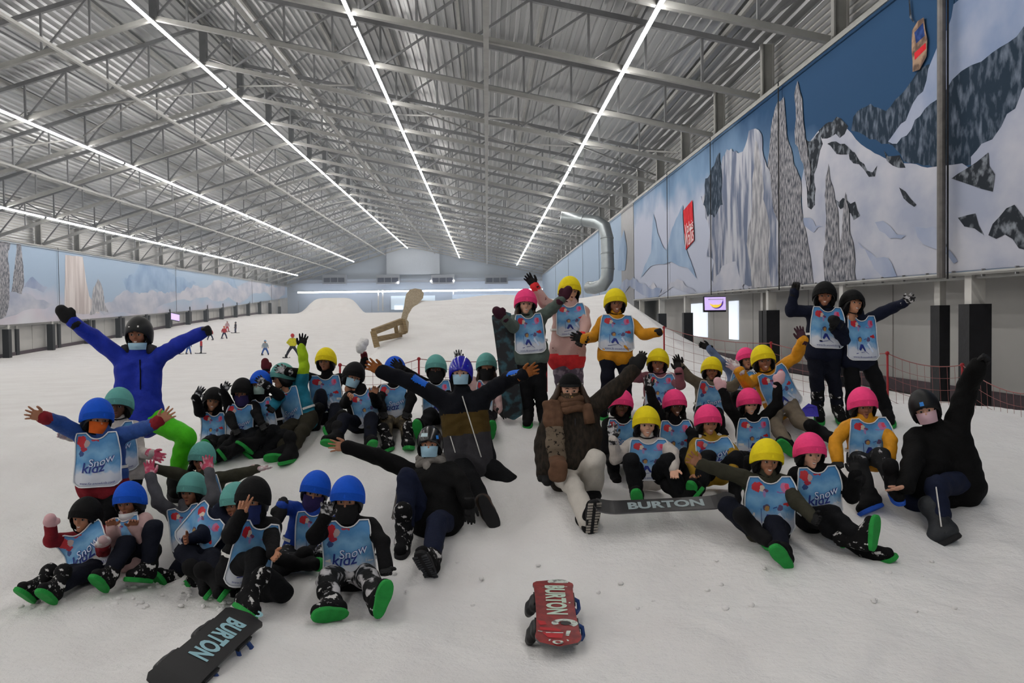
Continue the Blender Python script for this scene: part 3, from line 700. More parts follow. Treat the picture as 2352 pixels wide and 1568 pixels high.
# ------------------------------------------------------------------ templates (child size; face looks along -y, z up)
def t_head():
    P = [((0,0.012,0.025), (0,0.0,0.02), 0.082, 0.078, 0.03), ((0,-0.03,-0.045), (0,-0.042,-0.075), 0.052, 0.034, 0.04),
         ((-0.03,-0.048,-0.035), (0.03,-0.048,-0.035), 0.026, 0.026, 0.02),
         ((0,-0.076,-0.012), (0,-0.094,-0.036), 0.006, 0.011, 0.012), ((-0.011,-0.08,-0.040), (0.011,-0.08,-0.040), 0.007, 0.007, 0.008),
         ((-0.014,-0.074,-0.064), (0.014,-0.074,-0.064), 0.0065, 0.0065, 0.008), ((-0.012,-0.072,-0.074), (0.012,-0.072,-0.074), 0.0065, 0.0065, 0.008),
         ((0,-0.065,-0.094), (0,-0.068,-0.096), 0.015, 0.014, 0.02),
         ((-0.05,-0.052,0.004), (0.05,-0.052,0.004), 0.018, 0.018, 0.02),
         ((0,0.02,-0.06), (0,0.03,-0.15), 0.044, 0.046, 0.03),
         ((-0.079,0.008,-0.005), (-0.079,0.012,-0.03), 0.013, 0.009, 0.008), ((0.079,0.008,-0.005), (0.079,0.012,-0.03), 0.013, 0.009, 0.008)]
    S = [((-0.03,-0.088,-0.013), (-0.026,-0.088,-0.013), 0.013, 0.013, 0.012), ((0.03,-0.088,-0.013), (0.026,-0.088,-0.013), 0.013, 0.013, 0.012), ((-0.014,-0.083,-0.069), (0.014,-0.083,-0.069), 0.0025, 0.0025, 0.004)]
    return surface(P, 0.0065, 0, S)
T_HEAD = t_head()
def finger(o, d, L, r, curl, nrm_, spread=0):
    """three knuckle segments; curl bends towards the palm (nrm_)"""
    o = np.array(o, float); d = nrm(d); out = []; a = 0.0; nn = np.array(nrm_, float)
    for i, fr in enumerate((0.42, 0.32, 0.26)):
        a += curl*(0.6 if i == 0 else 1.0)
        dd = nrm(d*math.cos(a)+nn*math.sin(a)); e = o+dd*L*fr
        out.append((o, e, r*(1-0.09*i), r*(1-0.09*(i+1)), 0.005)); o = e
    return out
def hand_prims(kind, fat=1.0):
    PN = (0, -1, 0); r = 0.0082*fat
    P = [((-0.02,0,0.018), (-0.024,0,0.062), 0.0135*fat, 0.013*fat, 0.012), ((-0.006,0,0.014), (-0.008,0,0.066), 0.015*fat, 0.013*fat, 0.012), ((0.008,0,0.014), (0.009,0,0.066), 0.015*fat, 0.013*fat, 0.012), ((0.018,0,0.018), (0.024,0,0.06), 0.0145*fat, 0.0125*fat, 0.012),
         ((0,0,-0.035), (0,0,0.02), 0.021*fat, 0.02*fat, 0.015)]
    sp = {'open': 0.20, 'glove': 0.15, 'relaxed': 0.06, 'fist': 0.0, 'peace': 0.16, 'down': 0.08, 'mitten': 0}[kind]
    cu = {'open': 0.10, 'glove': 0.16, 'relaxed': 0.35, 'fist': 1.25, 'peace': 0.05, 'down': 0.15, 'mitten': 0}[kind]
    if kind == 'mitten':
        P += [((-0.02,0,0.05), (-0.016,-0.006,0.105), 0.022*fat, 0.018*fat, 0.02), ((0.02,0,0.05), (0.014,-0.006,0.11), 0.022*fat, 0.018*fat, 0.02), ((0,0,0.05), (0,-0.006,0.118), 0.022*fat, 0.019*fat, 0.02)]
        P += [((0.022,-0.004,0.02), (0.048,-0.012,0.052), 0.016*fat, 0.013*fat, 0.012), ((0.048,-0.012,0.052), (0.052,-0.012,0.072), 0.013*fat, 0.011*fat, 0.01)]
        return P
    for i, (x, L) in enumerate(((0.026, 0.062), (0.009, 0.070), (-0.009, 0.065), (-0.026, 0.051))):
        c = cu
        if kind == 'peace' and i > 1: c = 1.3
        P += finger((x, 0, 0.068), (math.sin(sp*(1.5-i)), 0, math.cos(sp*(1.5-i))), L, r*(1 if i < 3 else 0.9), c, PN)
    th = (0.75, -0.25, 0.62) if kind not in ('fist', 'peace') else (0.15, -0.75, 0.6)
    b = np.array((0.020, -0.004, 0.016)); m = b+nrm(th)*0.032; e = m+nrm(np.array(th)+(-0.25, -0.15, 0.45))*0.026; g = e+nrm(np.array(th)+(-0.4, -0.15, 0.8))*0.02
    P += [(b, m, 0.0135*fat, 0.0105*fat, 0.01), (m, e, 0.0105*fat, 0.009*fat, 0.005), (e, g, 0.009*fat, 0.0078*fat, 0.004)]
    return P
_hands = {}
def t_hand(kind, glove):
    k = (kind, glove)
    if k not in _hands: _hands[k] = surface(hand_prims(kind, 1.5 if (glove and kind == 'mitten') else (1.28 if glove else 1.0)), 0.0052 if not glove else 0.0058)
    return _hands[k]
def t_boot():
    P = [((0,0.012,-0.03), (0,0.018,0.13), 0.05, 0.056, 0.03), ((0,0.03,-0.045), (0,-0.06,-0.042), 0.046, 0.046, 0.03), ((-0.012,-0.06,-0.05), (-0.010,-0.135,-0.056), 0.036, 0.034, 0.03), ((0.012,-0.06,-0.05), (0.010,-0.135,-0.056), 0.036, 0.034, 0.03),
         ((0,-0.02,0.02), (0,-0.07,-0.03), 0.045, 0.04, 0.03), ((0,0.02,0.128), (0,0.02,0.14), 0.063, 0.061, 0.01), ((0,0.014,0.02), (0,0.014,0.024), 0.06, 0.06, 0.012)]
    V, Fc = surface(P, 0.0095, 0.0018, wf=60)
    V[:, 2] = np.maximum(V[:, 2], -0.082)
    return V, Fc
def t_sole():
    n = 26; pr = []
    for i in range(n):
        a = 2*math.pi*i/n; y = -0.062+0.118*math.cos(a); wv = 0.045+0.008*math.cos(a-0.0)*(-1 if True else 1)
        wv = 0.047-0.007*math.cos(a)*1.0 if math.cos(a) > 0 else 0.047+0.007*abs(math.cos(a))
        x = math.copysign(abs(math.sin(a))**0.72, math.sin(a))*wv*(1-0.13*math.exp(-((y+0.03)/0.035)**2))
        pr.append((x, y))
    V = []; 
    for z, s in ((-0.076, 1.0), (-0.083, 1.06), (-0.104, 1.06), (-0.110, 0.98)):
        V += [(x*s, (y+0.062)*s-0.062, z) for x, y in pr]
    Fc = [(j*n+i, (j+1)*n+i, (j+1)*n+(i+1) % n, j*n+(i+1) % n) for j in range(3) for i in range(n)]
    Fc += [tuple(range(n)), tuple(3*n+i for i in range(n))[::-1]]
    return np.array(V), Fc
T_BOOT = t_boot(); T_SOLE = t_sole()
def dome(rx, ry, rz, rim, zoff=0.0, n=28, m=11, lip=0.006, yoff=0.012, tilt=0.0, crease=0.0, sq=1.0):
    """helmet dome: rim(az) gives the height of its lower edge, az = 0 at the face"""
    V = []; 
    V.append((0, yoff, zoff+rz))
    for i in range(1, m+1):
        for j in range(n):
            az = 2*math.pi*j/n
            zr = rim(az)
            ph1 = math.acos(max(-0.99, min(0.999, (zr-zoff)/rz)))
            ph = ph1*i/m
            sp = math.sin(ph)**sq
            if ph > math.pi/2: sp = 0.5*(1+sp) if sq == 1.0 else sp
            c = 1+crease*math.exp(-((abs(math.sin(az*1.0)))/0.12)**2)*math.sin(ph)
            V.append((math.sin(az)*rx*sp*c, yoff-math.cos(az)*ry*sp*c, zoff+rz*math.cos(ph)))
    base = 1+(m-1)*n
    for j in range(n):           # rolled lower edge
        x, y, z = V[base+j]; V.append((x*(1-lip/rx), yoff+(y-yoff)*(1-lip/ry), z-lip*0.4))
    for j in range(n):
        x, y, z = V[base+j]; V.append((x*(1-2.2*lip/rx), yoff+(y-yoff)*(1-2.2*lip/ry), z+lip))
    Fc = [(0, 1+j, 1+(j+1) % n) for j in range(n)]
    Fc += [(1+i*n+j, 1+(i+1)*n+j, 1+(i+1)*n+(j+1) % n, 1+i*n+(j+1) % n) for i in range(m+1) for j in range(n)]
    return np.array(V), Fc
def lerp_rim(pts):              # pts: list of (degrees 0..180, height)
    xs_, zs_ = zip(*pts)
    return lambda az: float(np.interp(abs((math.degrees(az)+180) % 360-180), xs_, zs_))
RIM_SHELL = lerp_rim([(0, 0.020), (35, 0.005), (60, -0.035), (80, -0.085), (110, -0.085), (140, -0.06), (180, -0.055)])
RIM_COVER = lerp_rim([(0, 0.012), (30, 0.008), (60, -0.012), (85, -0.038), (120, -0.052), (180, -0.06)])
T_SHELL = dome(0.112, 0.128, 0.148, RIM_SHELL, 0.0)
T_COVER = dome(0.121, 0.137, 0.156, RIM_COVER, 0.0, 32, 13, 0.007, crease=0.012)
T_BAND = None
def band(rx, ry, rz, lo, hi, n=18, a0=-75, a1=75, out=0.003, yoff=0.012):
    """front band of a helmet cover, a strip just proud of it"""
    V = []
    for j in range(n+1):
        az = math.radians(a0+(a1-a0)*j/n)
        for t in (0, 1):
            z = lo(az)*(1-t)+hi(az)*t; s = math.sqrt(max(0.02, 1-(z/rz)**2))
            V.append((math.sin(az)*(rx+out)*s, yoff-math.cos(az)*(ry+out)*s, z))
    return np.array(V), [(2*j, 2*j+2, 2*j+3, 2*j+1) for j in range(n)]
T_BANDM = band(0.121, 0.137, 0.156, lambda a: RIM_COVER(a)-0.002, lambda a: 0.062-0.045*(a/1.4)**2)
def t_mask(z0, z1, a, out, nose=True):
    V = []; n, m = 14, 8
    for i in range(m+1):
        z = z0+(z1-z0)*i/m
        for j in range(n+1):
            az = math.radians(-a+2*a*j/n)
            t = (z-z1)/(z0-z1)
            ry = 0.095-0.012*abs(t-0.45)-0.010*max(0, t-0.7); rx = 0.080-0.012*t
            bulge = 0.010*math.exp(-(az/0.5)**2)*math.sin(math.pi*min(1, t*1.1+0.05)) if nose else 0.0
            V.append((math.sin(az)*(rx+out), -math.cos(az)*(ry+out+bulge), z))
    k = len(V)
    Fc = [(i*(n+1)+j, i*(n+1)+j+1, (i+1)*(n+1)+j+1, (i+1)*(n+1)+j) for i in range(m) for j in range(n)]
    V = np.array(V); V2 = V*np.array([0.96, 0.96, 1.0])
    Fc += [tuple(x+k for x in q[::-1]) for q in Fc]
    return np.concatenate([V, V2]), Fc
T_MASK = t_mask(-0.112, -0.022, 62, 0.004); T_BUFF = t_mask(-0.16, -0.028, 100, 0.010, False); T_CHINMASK = t_mask(-0.138, -0.080, 70, 0.006)
def shared(name, VF, m, smooth=True):
    key = ('sh', name, m.name, len(VF[0]), round(float(np.asarray(VF[0])[:, 2].max()), 4))
    if key not in MATS: MATS[key] = mesh_from(name, VF[0], VF[1], m, None, smooth)
    return MATS[key]
def t_eye():
    mb = MB(); mb.sphere((0, 0, 0), (0.0125, 0.010, 0.0085), 10, 0); mb.sphere((0, -0.0045, 0.0), (0.0076, 0.0078, 0.0078), 8, 1); return mb
M_EYEW = mat('eye_white', 'aaa49c', 0.4, var=0.02); M_IRIS = mat('eye_brown', '1b100b', 0.2, var=0.05); M_BROW = mat('eyebrow_hair', '17110d', 0.9)
ME_EYE = t_eye().mesh('eye', [M_EYEW, M_IRIS], True)
_b = MB(); _b.tube([(-0.017, 0.003, -0.002), (-0.006, -0.003, 0.003), (0.006, -0.004, 0.003), (0.017, 0.0, -0.003)], [0.0018, 0.0032, 0.0032, 0.0016], 6); ME_BROW = _b.mesh('eyebrow', M_BROW, True)
M_LIP = mat('lips', '8a4a44', 0.5); M_TEETH = mat('teeth', 'c9c0b4', 0.4, var=0.02)
def t_mouth(smile):
    mb = MB(); n = 8; w = 0.021
    up = [(-w+2*w*i/n, 0.0085*(abs(i/n*2-1)**2)*2.0, -0.004*0) for i in range(n+1)]
    v = []
    for i in range(n+1):
        x = -w+2*w*i/n; t = abs(i/n*2-1); zc = -0.070+0.009*t*t; h = (0.0065 if smile else 0.0035)*(1-t*t)+0.0012; y = -0.0835+0.012*t*t
        v += [(x, y, zc+h*0.5), (x, y-0.001, zc+h*0.5+0.0035*(1-t*t)+0.0008), (x, y, zc-h), (x, y-0.001, zc-h-0.0045*(1-t*t)-0.0008)]
    fl = []
    for i in range(n):
        o = 4*i; fl += [(o, o+4, o+5, o+1), (o+3, o+7, o+6, o+2)]
    mb.add(v, fl, 0)
    mb.add([v[4*i] for i in range(n+1)]+[v[4*i+2] for i in range(n+1)], [(i, i+n+1, i+n+2, i+1) for i in range(n)], 1)
    return mb
M_MOUTHIN = mat('mouth_inside', '3a1f1c', 0.6)
ME_SMILE = t_mouth(True).mesh('mouth', [M_LIP, M_TEETH]); ME_CALM = t_mouth(False).mesh('mouth', [M_LIP, M_MOUTHIN])
SKIN = {'tan': mat('skin_tan', 'ad7a5e', 0.5, var=0.06, spec=0.3), 'brown': mat('skin_brown', '8c5c45', 0.5, var=0.06), 'dark': mat('skin_dark', '60402f', 0.5, var=0.06), 'light': mat('skin_light', 'cb9c84', 0.5, var=0.06), 'lbrown': mat('skin_light_brown', '9a6a50', 0.5, var=0.06)}
def fabric(name, col, rough=0.85, var=0.15, bump=0.35, **k): return mat('fabric_'+name, col, rough, var=var, scale=14, bump=bump, bscale=45, spec=0.15, **k)
M_BLACKF = fabric('black', '0c0c0e'); M_BOOT = mat('boot_black', '0c0c0e', 0.8, spec=0.15, col2='171719', scale=9, mix=(0.45, 0.7), bump=0.3, bscale=40)
M_BOOTS = mat('boot_snowy', '0d0d0f', 0.8, spec=0.15, col2='c9c7c6', scale=26, mix=(0.58, 0.64), bump=0.3, bscale=40)
M_GREEN = mat('sole_green', '1f8c3a', 0.7, var=0.12, scale=20, bump=0.2, bscale=90); M_BLUESOLE = mat('sole_blue', '1f4fae', 0.7, var=0.1); M_BLKSOLE = mat('sole_black', '1a1a1c', 0.8)
COVER = {'yellow': fabric('yellow_cover', 'e3cf1c', 0.7, 0.06), 'pink': fabric('pink_cover', 'f0437f', 0.7, 0.05), 'blue': fabric('blue_cover', '1452c4', 0.7, 0.06), 'teal': fabric('teal_cover', '5f9f98', 0.7, 0.06), 'black': fabric('black_cover', '0e0e0f', 0.75, 0.2)}
BAND = {'yellow': fabric('yellow_band', 'd6bf1a', 0.75, 0.06), 'pink': fabric('pink_band', 'dd3a70', 0.75, 0.05), 'blue': fabric('blue_band', '124ab0', 0.75, 0.06), 'teal': fabric('teal_band', '568f8a', 0.75, 0.06), 'black': fabric('black_band', '0b0b0c', 0.8, 0.2)}
M_SHELLB = mat('helmet_shell_black', '121214', 0.4, spec=0.4); M_MASKB = mat('surgical_mask_blue', '9fc3d6', 0.8, var=0.05, bump=0.2, bscale=30, stretch=(1,1,6)); M_STRAPW = mat('white_strap', 'd2d0cc', 0.7)
# ------------------------------------------------------------------ bib print
def bib_material(kind):
    nm = 'bib_print_'+kind
    if nm in MATS: return MATS[nm]
    m = bpy.data.materials.new(nm); MATS[nm] = m; m.use_nodes = True; nt = m.node_tree; N = nt.nodes; L = nt.links; b = N['Principled BSDF']
    uv = N.new('ShaderNodeUVMap'); uv.uv_map = 'UVMap'
    nz = N.new('ShaderNodeTexNoise'); nz.inputs['Scale'].default_value = 6; nz.inputs['Detail'].default_value = 5; L.new(uv.outputs[0], nz.inputs['Vector'])
    sx = N.new('ShaderNodeSeparateXYZ'); L.new(uv.outputs[0], sx.inputs[0])
    ma = N.new('ShaderNodeMath'); ma.operation = 'MULTIPLY_ADD'; L.new(nz.outputs['Fac'], ma.inputs[0]); ma.inputs[1].default_value = 0.34; L.new(sx.outputs['Y'], ma.inputs[2])
    rp = N.new('ShaderNodeValToRGB'); e = rp.color_ramp.elements; e[0].position = 0.40; e[0].color = (*srgb('c3c8d2'), 1); e[1].position = 1.0; e[1].color = (*srgb('447fb2'), 1)
    k = e.new(0.47); k.color = (*srgb('95b3d0'), 1); k = e.new(0.62); k.color = (*srgb('5390c2'), 1); k = e.new(0.78); k.color = (*srgb('74a6cc'), 1)
    L.new(ma.outputs[0], rp.inputs['Fac']); cur = rp.outputs['Color']
    nz2 = N.new('ShaderNodeTexNoise'); nz2.inputs['Scale'].default_value = 14; L.new(uv.outputs[0], nz2.inputs['Vector'])
    vm = N.new('ShaderNodeVectorMath'); vm.operation = 'MULTIPLY_ADD'; L.new(nz2.outputs['Color'], vm.inputs[0]); vm.inputs[1].default_value = (0.09, 0.09, 0); L.new(uv.outputs[0], vm.inputs[2])
    if kind == 'A':
        blobs = [(.25,.83,.11,.085,'b3202c'), (.33,.80,.05,.06,'c8b8a8'), (.40,.77,.05,.035,'6f3a5a'), (.37,.70,.03,.07,'9a7fb0'), (.76,.82,.08,.07,'b0608a'), (.78,.83,.04,.045,'c03050'), (.70,.74,.11,.012,'8a5a9a'),
                 (.80,.53,.09,.035,'bb2028'), (.66,.46,.06,.055,'5a4a70'), (.68,.34,.06,.09,'88a8c8'), (.40,.47,.065,.055,'4a4260'), (.41,.45,.045,.04,'a8824a')]
    else:
        blobs = [(.20,.84,.10,.11,'b3202c'), (.30,.80,.05,.07,'b09a98'), (.24,.70,.07,.045,'a02038'), (.46,.86,.08,.02,'b02838'), (.18,.62,.05,.06,'2f4a80')]
    for cx, cy, rx, ry, c in blobs:
        s1 = N.new('ShaderNodeVectorMath'); s1.operation = 'SUBTRACT'; L.new(vm.outputs[0], s1.inputs[0]); s1.inputs[1].default_value = (cx+0.045, cy+0.045, 0)
        s2 = N.new('ShaderNodeVectorMath'); s2.operation = 'MULTIPLY'; L.new(s1.outputs[0], s2.inputs[0]); s2.inputs[1].default_value = (1/rx, 1/ry, 0)
        ln = N.new('ShaderNodeVectorMath'); ln.operation = 'LENGTH'; L.new(s2.outputs[0], ln.inputs[0])
        lt = N.new('ShaderNodeMath'); lt.operation = 'LESS_THAN'; L.new(ln.outputs['Value'], lt.inputs[0]); lt.inputs[1].default_value = 1.0
        mx = N.new('ShaderNodeMix'); mx.data_type = 'RGBA'; L.new(lt.outputs[0], mx.inputs[0]); L.new(cur, mx.inputs[6]); mx.inputs[7].default_value = (*srgb(c), 1); cur = mx.outputs[2]
    L.new(cur, b.inputs['Base Color']); b.inputs['Roughness'].default_value = 0.45; b.inputs['Specular IOR Level'].default_value = 0.35
    return m
M_NAVY = mat('print_navy', '1f2f7c', 0.6, var=0.03); M_PALEL = mat('print_pale', 'c9d6ea', 0.6, var=0.03); M_BIBW = mat('bib_border_white', 'd6d8dc', 0.5, var=0.03)
def bib_surface(torso, N0, V, U, Wn, w, h, g, seed):
    """cloth grid draped on the front of a torso; returns function (u,v)->point"""
    nu, nv = 15, 19
    P = np.zeros((nv, nu, 3)); uvs = np.zeros((nv, nu, 2))
    for i in range(nv):
        for j in range(nu):
            u = -1+2*j/(nu-1); v = i/(nv-1)
            top = 0.12*max(0, 1-(u/0.50)**2)**0.7; bot = 1-0.10*max(0, (abs(u)-0.62)/0.38)**2.2
            vv = top+(bot-top)*v
            hw = np.interp(vv, [0, 0.10, 0.3, 1.0], [0.78, 0.86, 0.92, 1.0])
            P[i, j] = N0+U*(u*hw*w/2)+V*(vv*h); uvs[i, j] = (0.5+0.5*u*hw, 1-vv)
    st = P+Wn*0.34; t = np.zeros((nv, nu))
    for _ in range(26):
        d = sdf_pts(torso, (st-Wn*t[..., None]).astype(np.float32))-0.010
        t = np.minimum(t+np.maximum(d, 0)*0.9, 0.5)
    dep = 0.34-t
    mid = np.median(dep[4:12, 4:11]); dep = np.where(dep < mid-0.16, mid-0.06, dep)
    for i in range(nv):          # cloth hangs: it never falls back behind what is above it by much
        if i: dep[i] = np.maximum(dep[i], dep[i-1]-0.016)
    for _ in range(3):
        q = np.pad(dep, 1, mode='edge'); sm = (q[:-2, 1:-1]+q[2:, 1:-1]+q[1:-1, :-2]+q[1:-1, 2:])/4; dep = np.maximum(sm, dep-0.004)
    uu = np.linspace(-1, 1, nu)[None, :]; vv = np.linspace(0, 1, nv)[:, None]
    dep = dep+0.004+0.007*np.sin(9*vv+4*uu*math.sin(seed)+seed)*np.sin(5*uu+2.3*seed)*vv+0.008*np.maximum(0, vv-0.6)*np.sin(7*uu+seed*3)
    S = P+Wn*dep[..., None]
    return S, uvs
def bib(parent, torso, N0, V, U, Wn, w, h, kind, seed):
    S, uvs = bib_surface(torso, N0, V, U, Wn, w, h, 1, seed); nv, nu = S.shape[:2]
    n = nv*nu; verts = np.concatenate([S.reshape(-1, 3), (S-Wn*0.004).reshape(-1, 3)])
    ii = np.arange(n).reshape(nv, nu)
    f = np.stack([ii[:-1, :-1], ii[1:, :-1], ii[1:, 1:], ii[:-1, 1:]], -1).reshape(-1, 4)
    mi = np.zeros((nv-1, nu-1), int); mi[0, :] = mi[-1, :] = 0
    ring = list(ii[0, :])+list(ii[1:, -1])+list(ii[-1, -2::-1])+list(ii[-2:0:-1, 0])
    rf = np.array([(ring[k], ring[(k+1) % len(ring)], ring[(k+1) % len(ring)]+n, ring[k]+n) for k in range(len(ring))])
    faces = np.concatenate([f, f[:, ::-1]+n, rf])
    me = mesh_from('bib', verts, faces, [bib_material(kind), M_BIBW], np.concatenate([np.zeros(len(f)), np.ones(len(f)), np.ones(len(rf))]), True)
    ul = me.uv_layers.new(name='UVMap'); vi = np.zeros(len(me.loops), np.int32); me.loops.foreach_get('vertex_index', vi)
    U2 = np.concatenate([uvs.reshape(-1, 2)]*2)[vi]; ul.data.foreach_set('uv', U2.astype(np.float32).ravel())
    bo = link('bib', me, parent)
    # white piping
    rp = verts[ring]+Wn*0.003; rp = np.concatenate([rp, rp[:1]])
    link('piping', MB().tube(list(rp), 0.0055, 5, cap=False).mesh('piping', M_BIBW, True), bo)
    def surf(u, v, o=0.005):     # u -1..1, v 0..1 (down)
        x = np.clip((u+1)/2*(nu-1), 0, nu-1.001); y = np.clip(v*(nv-1), 0, nv-1.001); j = int(x); i = int(y); a = x-j; b_ = y-i
        return S[i, j]*(1-a)*(1-b_)+S[i, j+1]*a*(1-b_)+S[i+1, j]*(1-a)*b_+S[i+1, j+1]*a*b_+Wn*o
    def decal(mb, txt, cu, cv, width, slope, shear, mi, off=0.0, o=0.006):
        v, fc = text_mesh(txt, 1.0, shear, off); wd = v[:, 0].max()-v[:, 0].min(); s = width/wd*2
        asp = w/2/h
        mb.add([surf(cu+p[0]*s*math.cos(slope)-p[1]*s*math.sin(slope), cv-(p[1]*s*math.cos(slope)+p[0]*s*math.sin(slope))*asp, o) for p in v], fc, mi)
    mb = MB(); decal(mb, 'www.fis-snowkidz.com', 0.05, 0.925, 0.72, 0.0, 0.25, 0)
    if kind == 'B':
        decal(mb, 'Snow', 0.22, 0.49, 0.56, 0.10, 0.15, 0, 0.035, 0.006); decal(mb, 'Snow', 0.22, 0.49, 0.56, 0.10, 0.15, 1, 0.0, 0.009)
        decal(mb, 'kidz', -0.12, 0.615, 0.52, 0.12, 0.25, 0, 0.01)
    else:                        # a plain skier pictogram and a tilted board
        def q(p, mi): mb.add([surf(a, b_, 0.006) for a, b_ in p], [tuple(range(len(p)))], mi)
        q([(-0.20,0.60),(-0.05,0.60),(0.10,0.76),(0.02,0.78),(-0.11,0.68),(-0.26,0.77),(-0.34,0.74)], 0)
        q([(-0.52,0.845),(0.0,0.79),(0.0,0.80),(-0.52,0.86)], 0); q([(0.0,0.74),(0.28,0.85),(0.28,0.86),(-0.01,0.755)], 0); q([(-0.44,0.52),(-0.42,0.52),(-0.41,0.78),(-0.43,0.78)], 0)
        q([(0.22,0.60),(0.32,0.58),(0.58,0.80),(0.50,0.83)], 1); q([(0.05,0.47),(0.22,0.455),(0.22,0.47),(0.05,0.485)], 0)
    mb.link('lettering', [M_NAVY, M_PALEL], bo)
    return bo
# ------------------------------------------------------------------ people
LOG = []
def on_ray(px, py, p, L, far=False):
    """point on the pixel's ray at distance L from p (nearest approach if out of reach)"""
    r = ray(px, py); o = CAM-p; a = r@r; b = 2*r@o; c = o@o-L*L; D = b*b-4*a*c
    if D <= 0: return CAM+r*(-b/(2*a))
    return CAM+r*((-b+(1 if far else -1)*math.sqrt(D))/(2*a))
def person(label, Y, top, N, P, A, B, LA=None, LB=None, hy=(0, 0, 0), tw=0, s=1.0, hs=None, jacket=None, pants=None, cover='black', head='cover', face='smile', skin='tan',
           bibk=None, sole='green', boot=None, sit=True, bw=0.33, bh=0.40, shw=0.125, vox=0.0150, seed=0, puff=0.0, hair=None, mask=None, group='snow class posing for the photograph', girth=1.0, bibyaw=0, colfn=None, jmats=None, wr=0.006, fur=False, top_z=0.156, extra=(), hem=None, cuff=0.05, cuffr=1.0, bz=1.0):
    hs = hs or (0.5+0.5*s)
    def J(q, p, L):
        if len(q) == 3 and not isinstance(q[2], str): return W(q[0], q[1], Y+q[2])
        return on_ray(q[0], q[1], p, L, len(q) == 3)
    Nw = W(N[0], N[1], Y+(N[2] if len(N) > 2 else 0)); Pw = W(P[0], P[1], Y+(P[2] if len(P) > 2 else 0))
    V = nrm(Pw-Nw)
    th = math.radians(tw); fw = np.array([math.sin(th), -math.cos(th), 0.0]); Wn = nrm(fw-V*(fw@V)); U = nrm(np.cross(Wn, V))
    base = np.array([Pw[0], Pw[1], Pw[2]-0.1*s])
    root = empty('person', base, label, 'person', group)
    RI = np.eye(4); RI[:3, 3] = -base
    loc = lambda v: np.asarray(v)-base
    # head
    ye, pi_, ro = [math.radians(x) for x in hy]
    Rm = np.array(Matrix.Rotation(ye, 3, 'Z') @ Matrix.Rotation(pi_, 3, 'X') @ Matrix.Rotation(ro, 3, 'Y'))
    Hc = W(top[0], top[1], Nw[1]-CAM[1]-0.02*s)-Rm[:, 2]*top_z*hs
    HM = np.eye(4); HM[:3, :3] = Rm*hs; HM[:3, 3] = Hc-base
    HMm = Matrix(HM.tolist())
    # limbs
    def arm(q, sg):
        sh = Nw+V*0.055*s+U*sg*shw*s
        e = J(q[0], sh, 0.205*s); sh = sh+nrm(e-sh)*0.02*s-V*max(0, -(nrm(e-sh)@V))*0.03*s
        w_ = J(q[1], e, 0.19*s); return sh, e, w_
    aA, aB = arm(A, -1), arm(B, 1)
    def leg(q, sg):
        hp = Pw+U*sg*0.078*s+V*0.02*s
        if q is None: return None
        k = J(q[0], hp, 0.30*s); a = J(q[1], k, 0.27*s); t = J(q[2], a, 0.17*s) if len(q) > 2 else a+np.array([0, -0.15*s, -0.02])
        return hp, k, a, t
    lA, lB = leg(LA, -1), leg(LB, 1)
    g = girth*s
    torso = []
    for sg in (-1, 1):
        torso.append((loc(Pw+U*sg*0.058*g+V*0.03*s), loc(Nw+V*0.11*s+U*sg*0.075*g), 0.098*g, 0.088*g, 0.05))
        torso.append((loc(Nw+V*0.055*s), loc(Nw+V*0.065*s+U*sg*(shw-0.02)*s), 0.055*g, 0.06*g, 0.04))
    torso.append((loc(Nw+V*0.05*s), loc(Nw-V*0.015*s+Wn*0.01), 0.066*s, 0.062*s, 0.02))
    hm_ = hem if hem is not None else (0.0 if sit else 0.055)
    jk_ = [(loc(Pw+U*q*0.068*s-V*0.02*s), loc(Pw+U*q*0.068*s+V*hm_*s), 0.108*g, 0.114*g, 0.04) for q in (-1, 1)]
    if hm_: torso += jk_
    jk = list(torso)
    for (sh, e, w_) in (aA, aB):
        k = 0.03
        if puff:
            n = 4; d1 = e-sh; d2 = w_-e
            for p0, dd in ((sh, d1), (e, d2)):
                for i in range(n): jk.append((loc(p0+dd*(i+0.15)/n), loc(p0+dd*(i+0.85)/n), (0.056-0.002*i)*g, (0.056-0.002*i)*g, 0.012))
        else:
            jk.append((loc(sh), loc(e), 0.061*g, 0.053*g, k)); jk.append((loc(e), loc(w_), 0.053*g, 0.044*g, 0.02))
    for a, b, ra, rb in extra: jk.append((loc(W(*a)), loc(W(*b)), ra, rb, 0.07))
    tb = torso+[(loc(q[0]), loc(q[0]*0.55+q[1]*0.45), 0.061*g, 0.056*g, 0.03) for q in (aA, aB)]
    v, f = surface(jk, vox*s if s < 1.2 else vox*1.15, wr*s, seed=seed)
    jm = [jacket] if jmats is None else jmats; mi = None
    if colfn is not None:
        c = v[f].mean(1)+base; mi = colfn(c, dict(N=Nw, P=Pw, V=V, U=U, W=Wn, aA=aA, aB=aB, Y=Y))
    link('jacket', mesh_from('jacket', v, f, jm, mi, True), root)
    tr = [(loc(Pw-U*0.06*s), loc(Pw+U*0.06*s), 0.094*s, 0.094*s, 0.03)]
    for l in (lA, lB):
        if l is None: continue
        tr.append((loc(l[0]), loc(l[1]), 0.086*s, 0.068*s, 0.04)); tr.append((loc(l[1]), loc(l[2]+nrm(l[1]-l[2])*cuff*s), 0.067*s, 0.060*s*cuffr, 0.02))
    if pants is not None:
        v, f = surface(tr, vox*s, wr*1.2*s, seed=seed+2); link('trousers', mesh_from('trousers', v, f, pants, None, True), root)
    # skin: one body under the clothes, with the modelled head and any bare hands
    th_ = 0.68
    bd = [(a, b, ra*th_, rb*th_, k) for a, b, ra, rb, k in torso[:4]]
    for (sh, e, w_) in (aA, aB): bd += [(loc(sh), loc(e), 0.034*s, 0.03*s, 0.03), (loc(e), loc(w_), 0.03*s, 0.023*s, 0.02)]
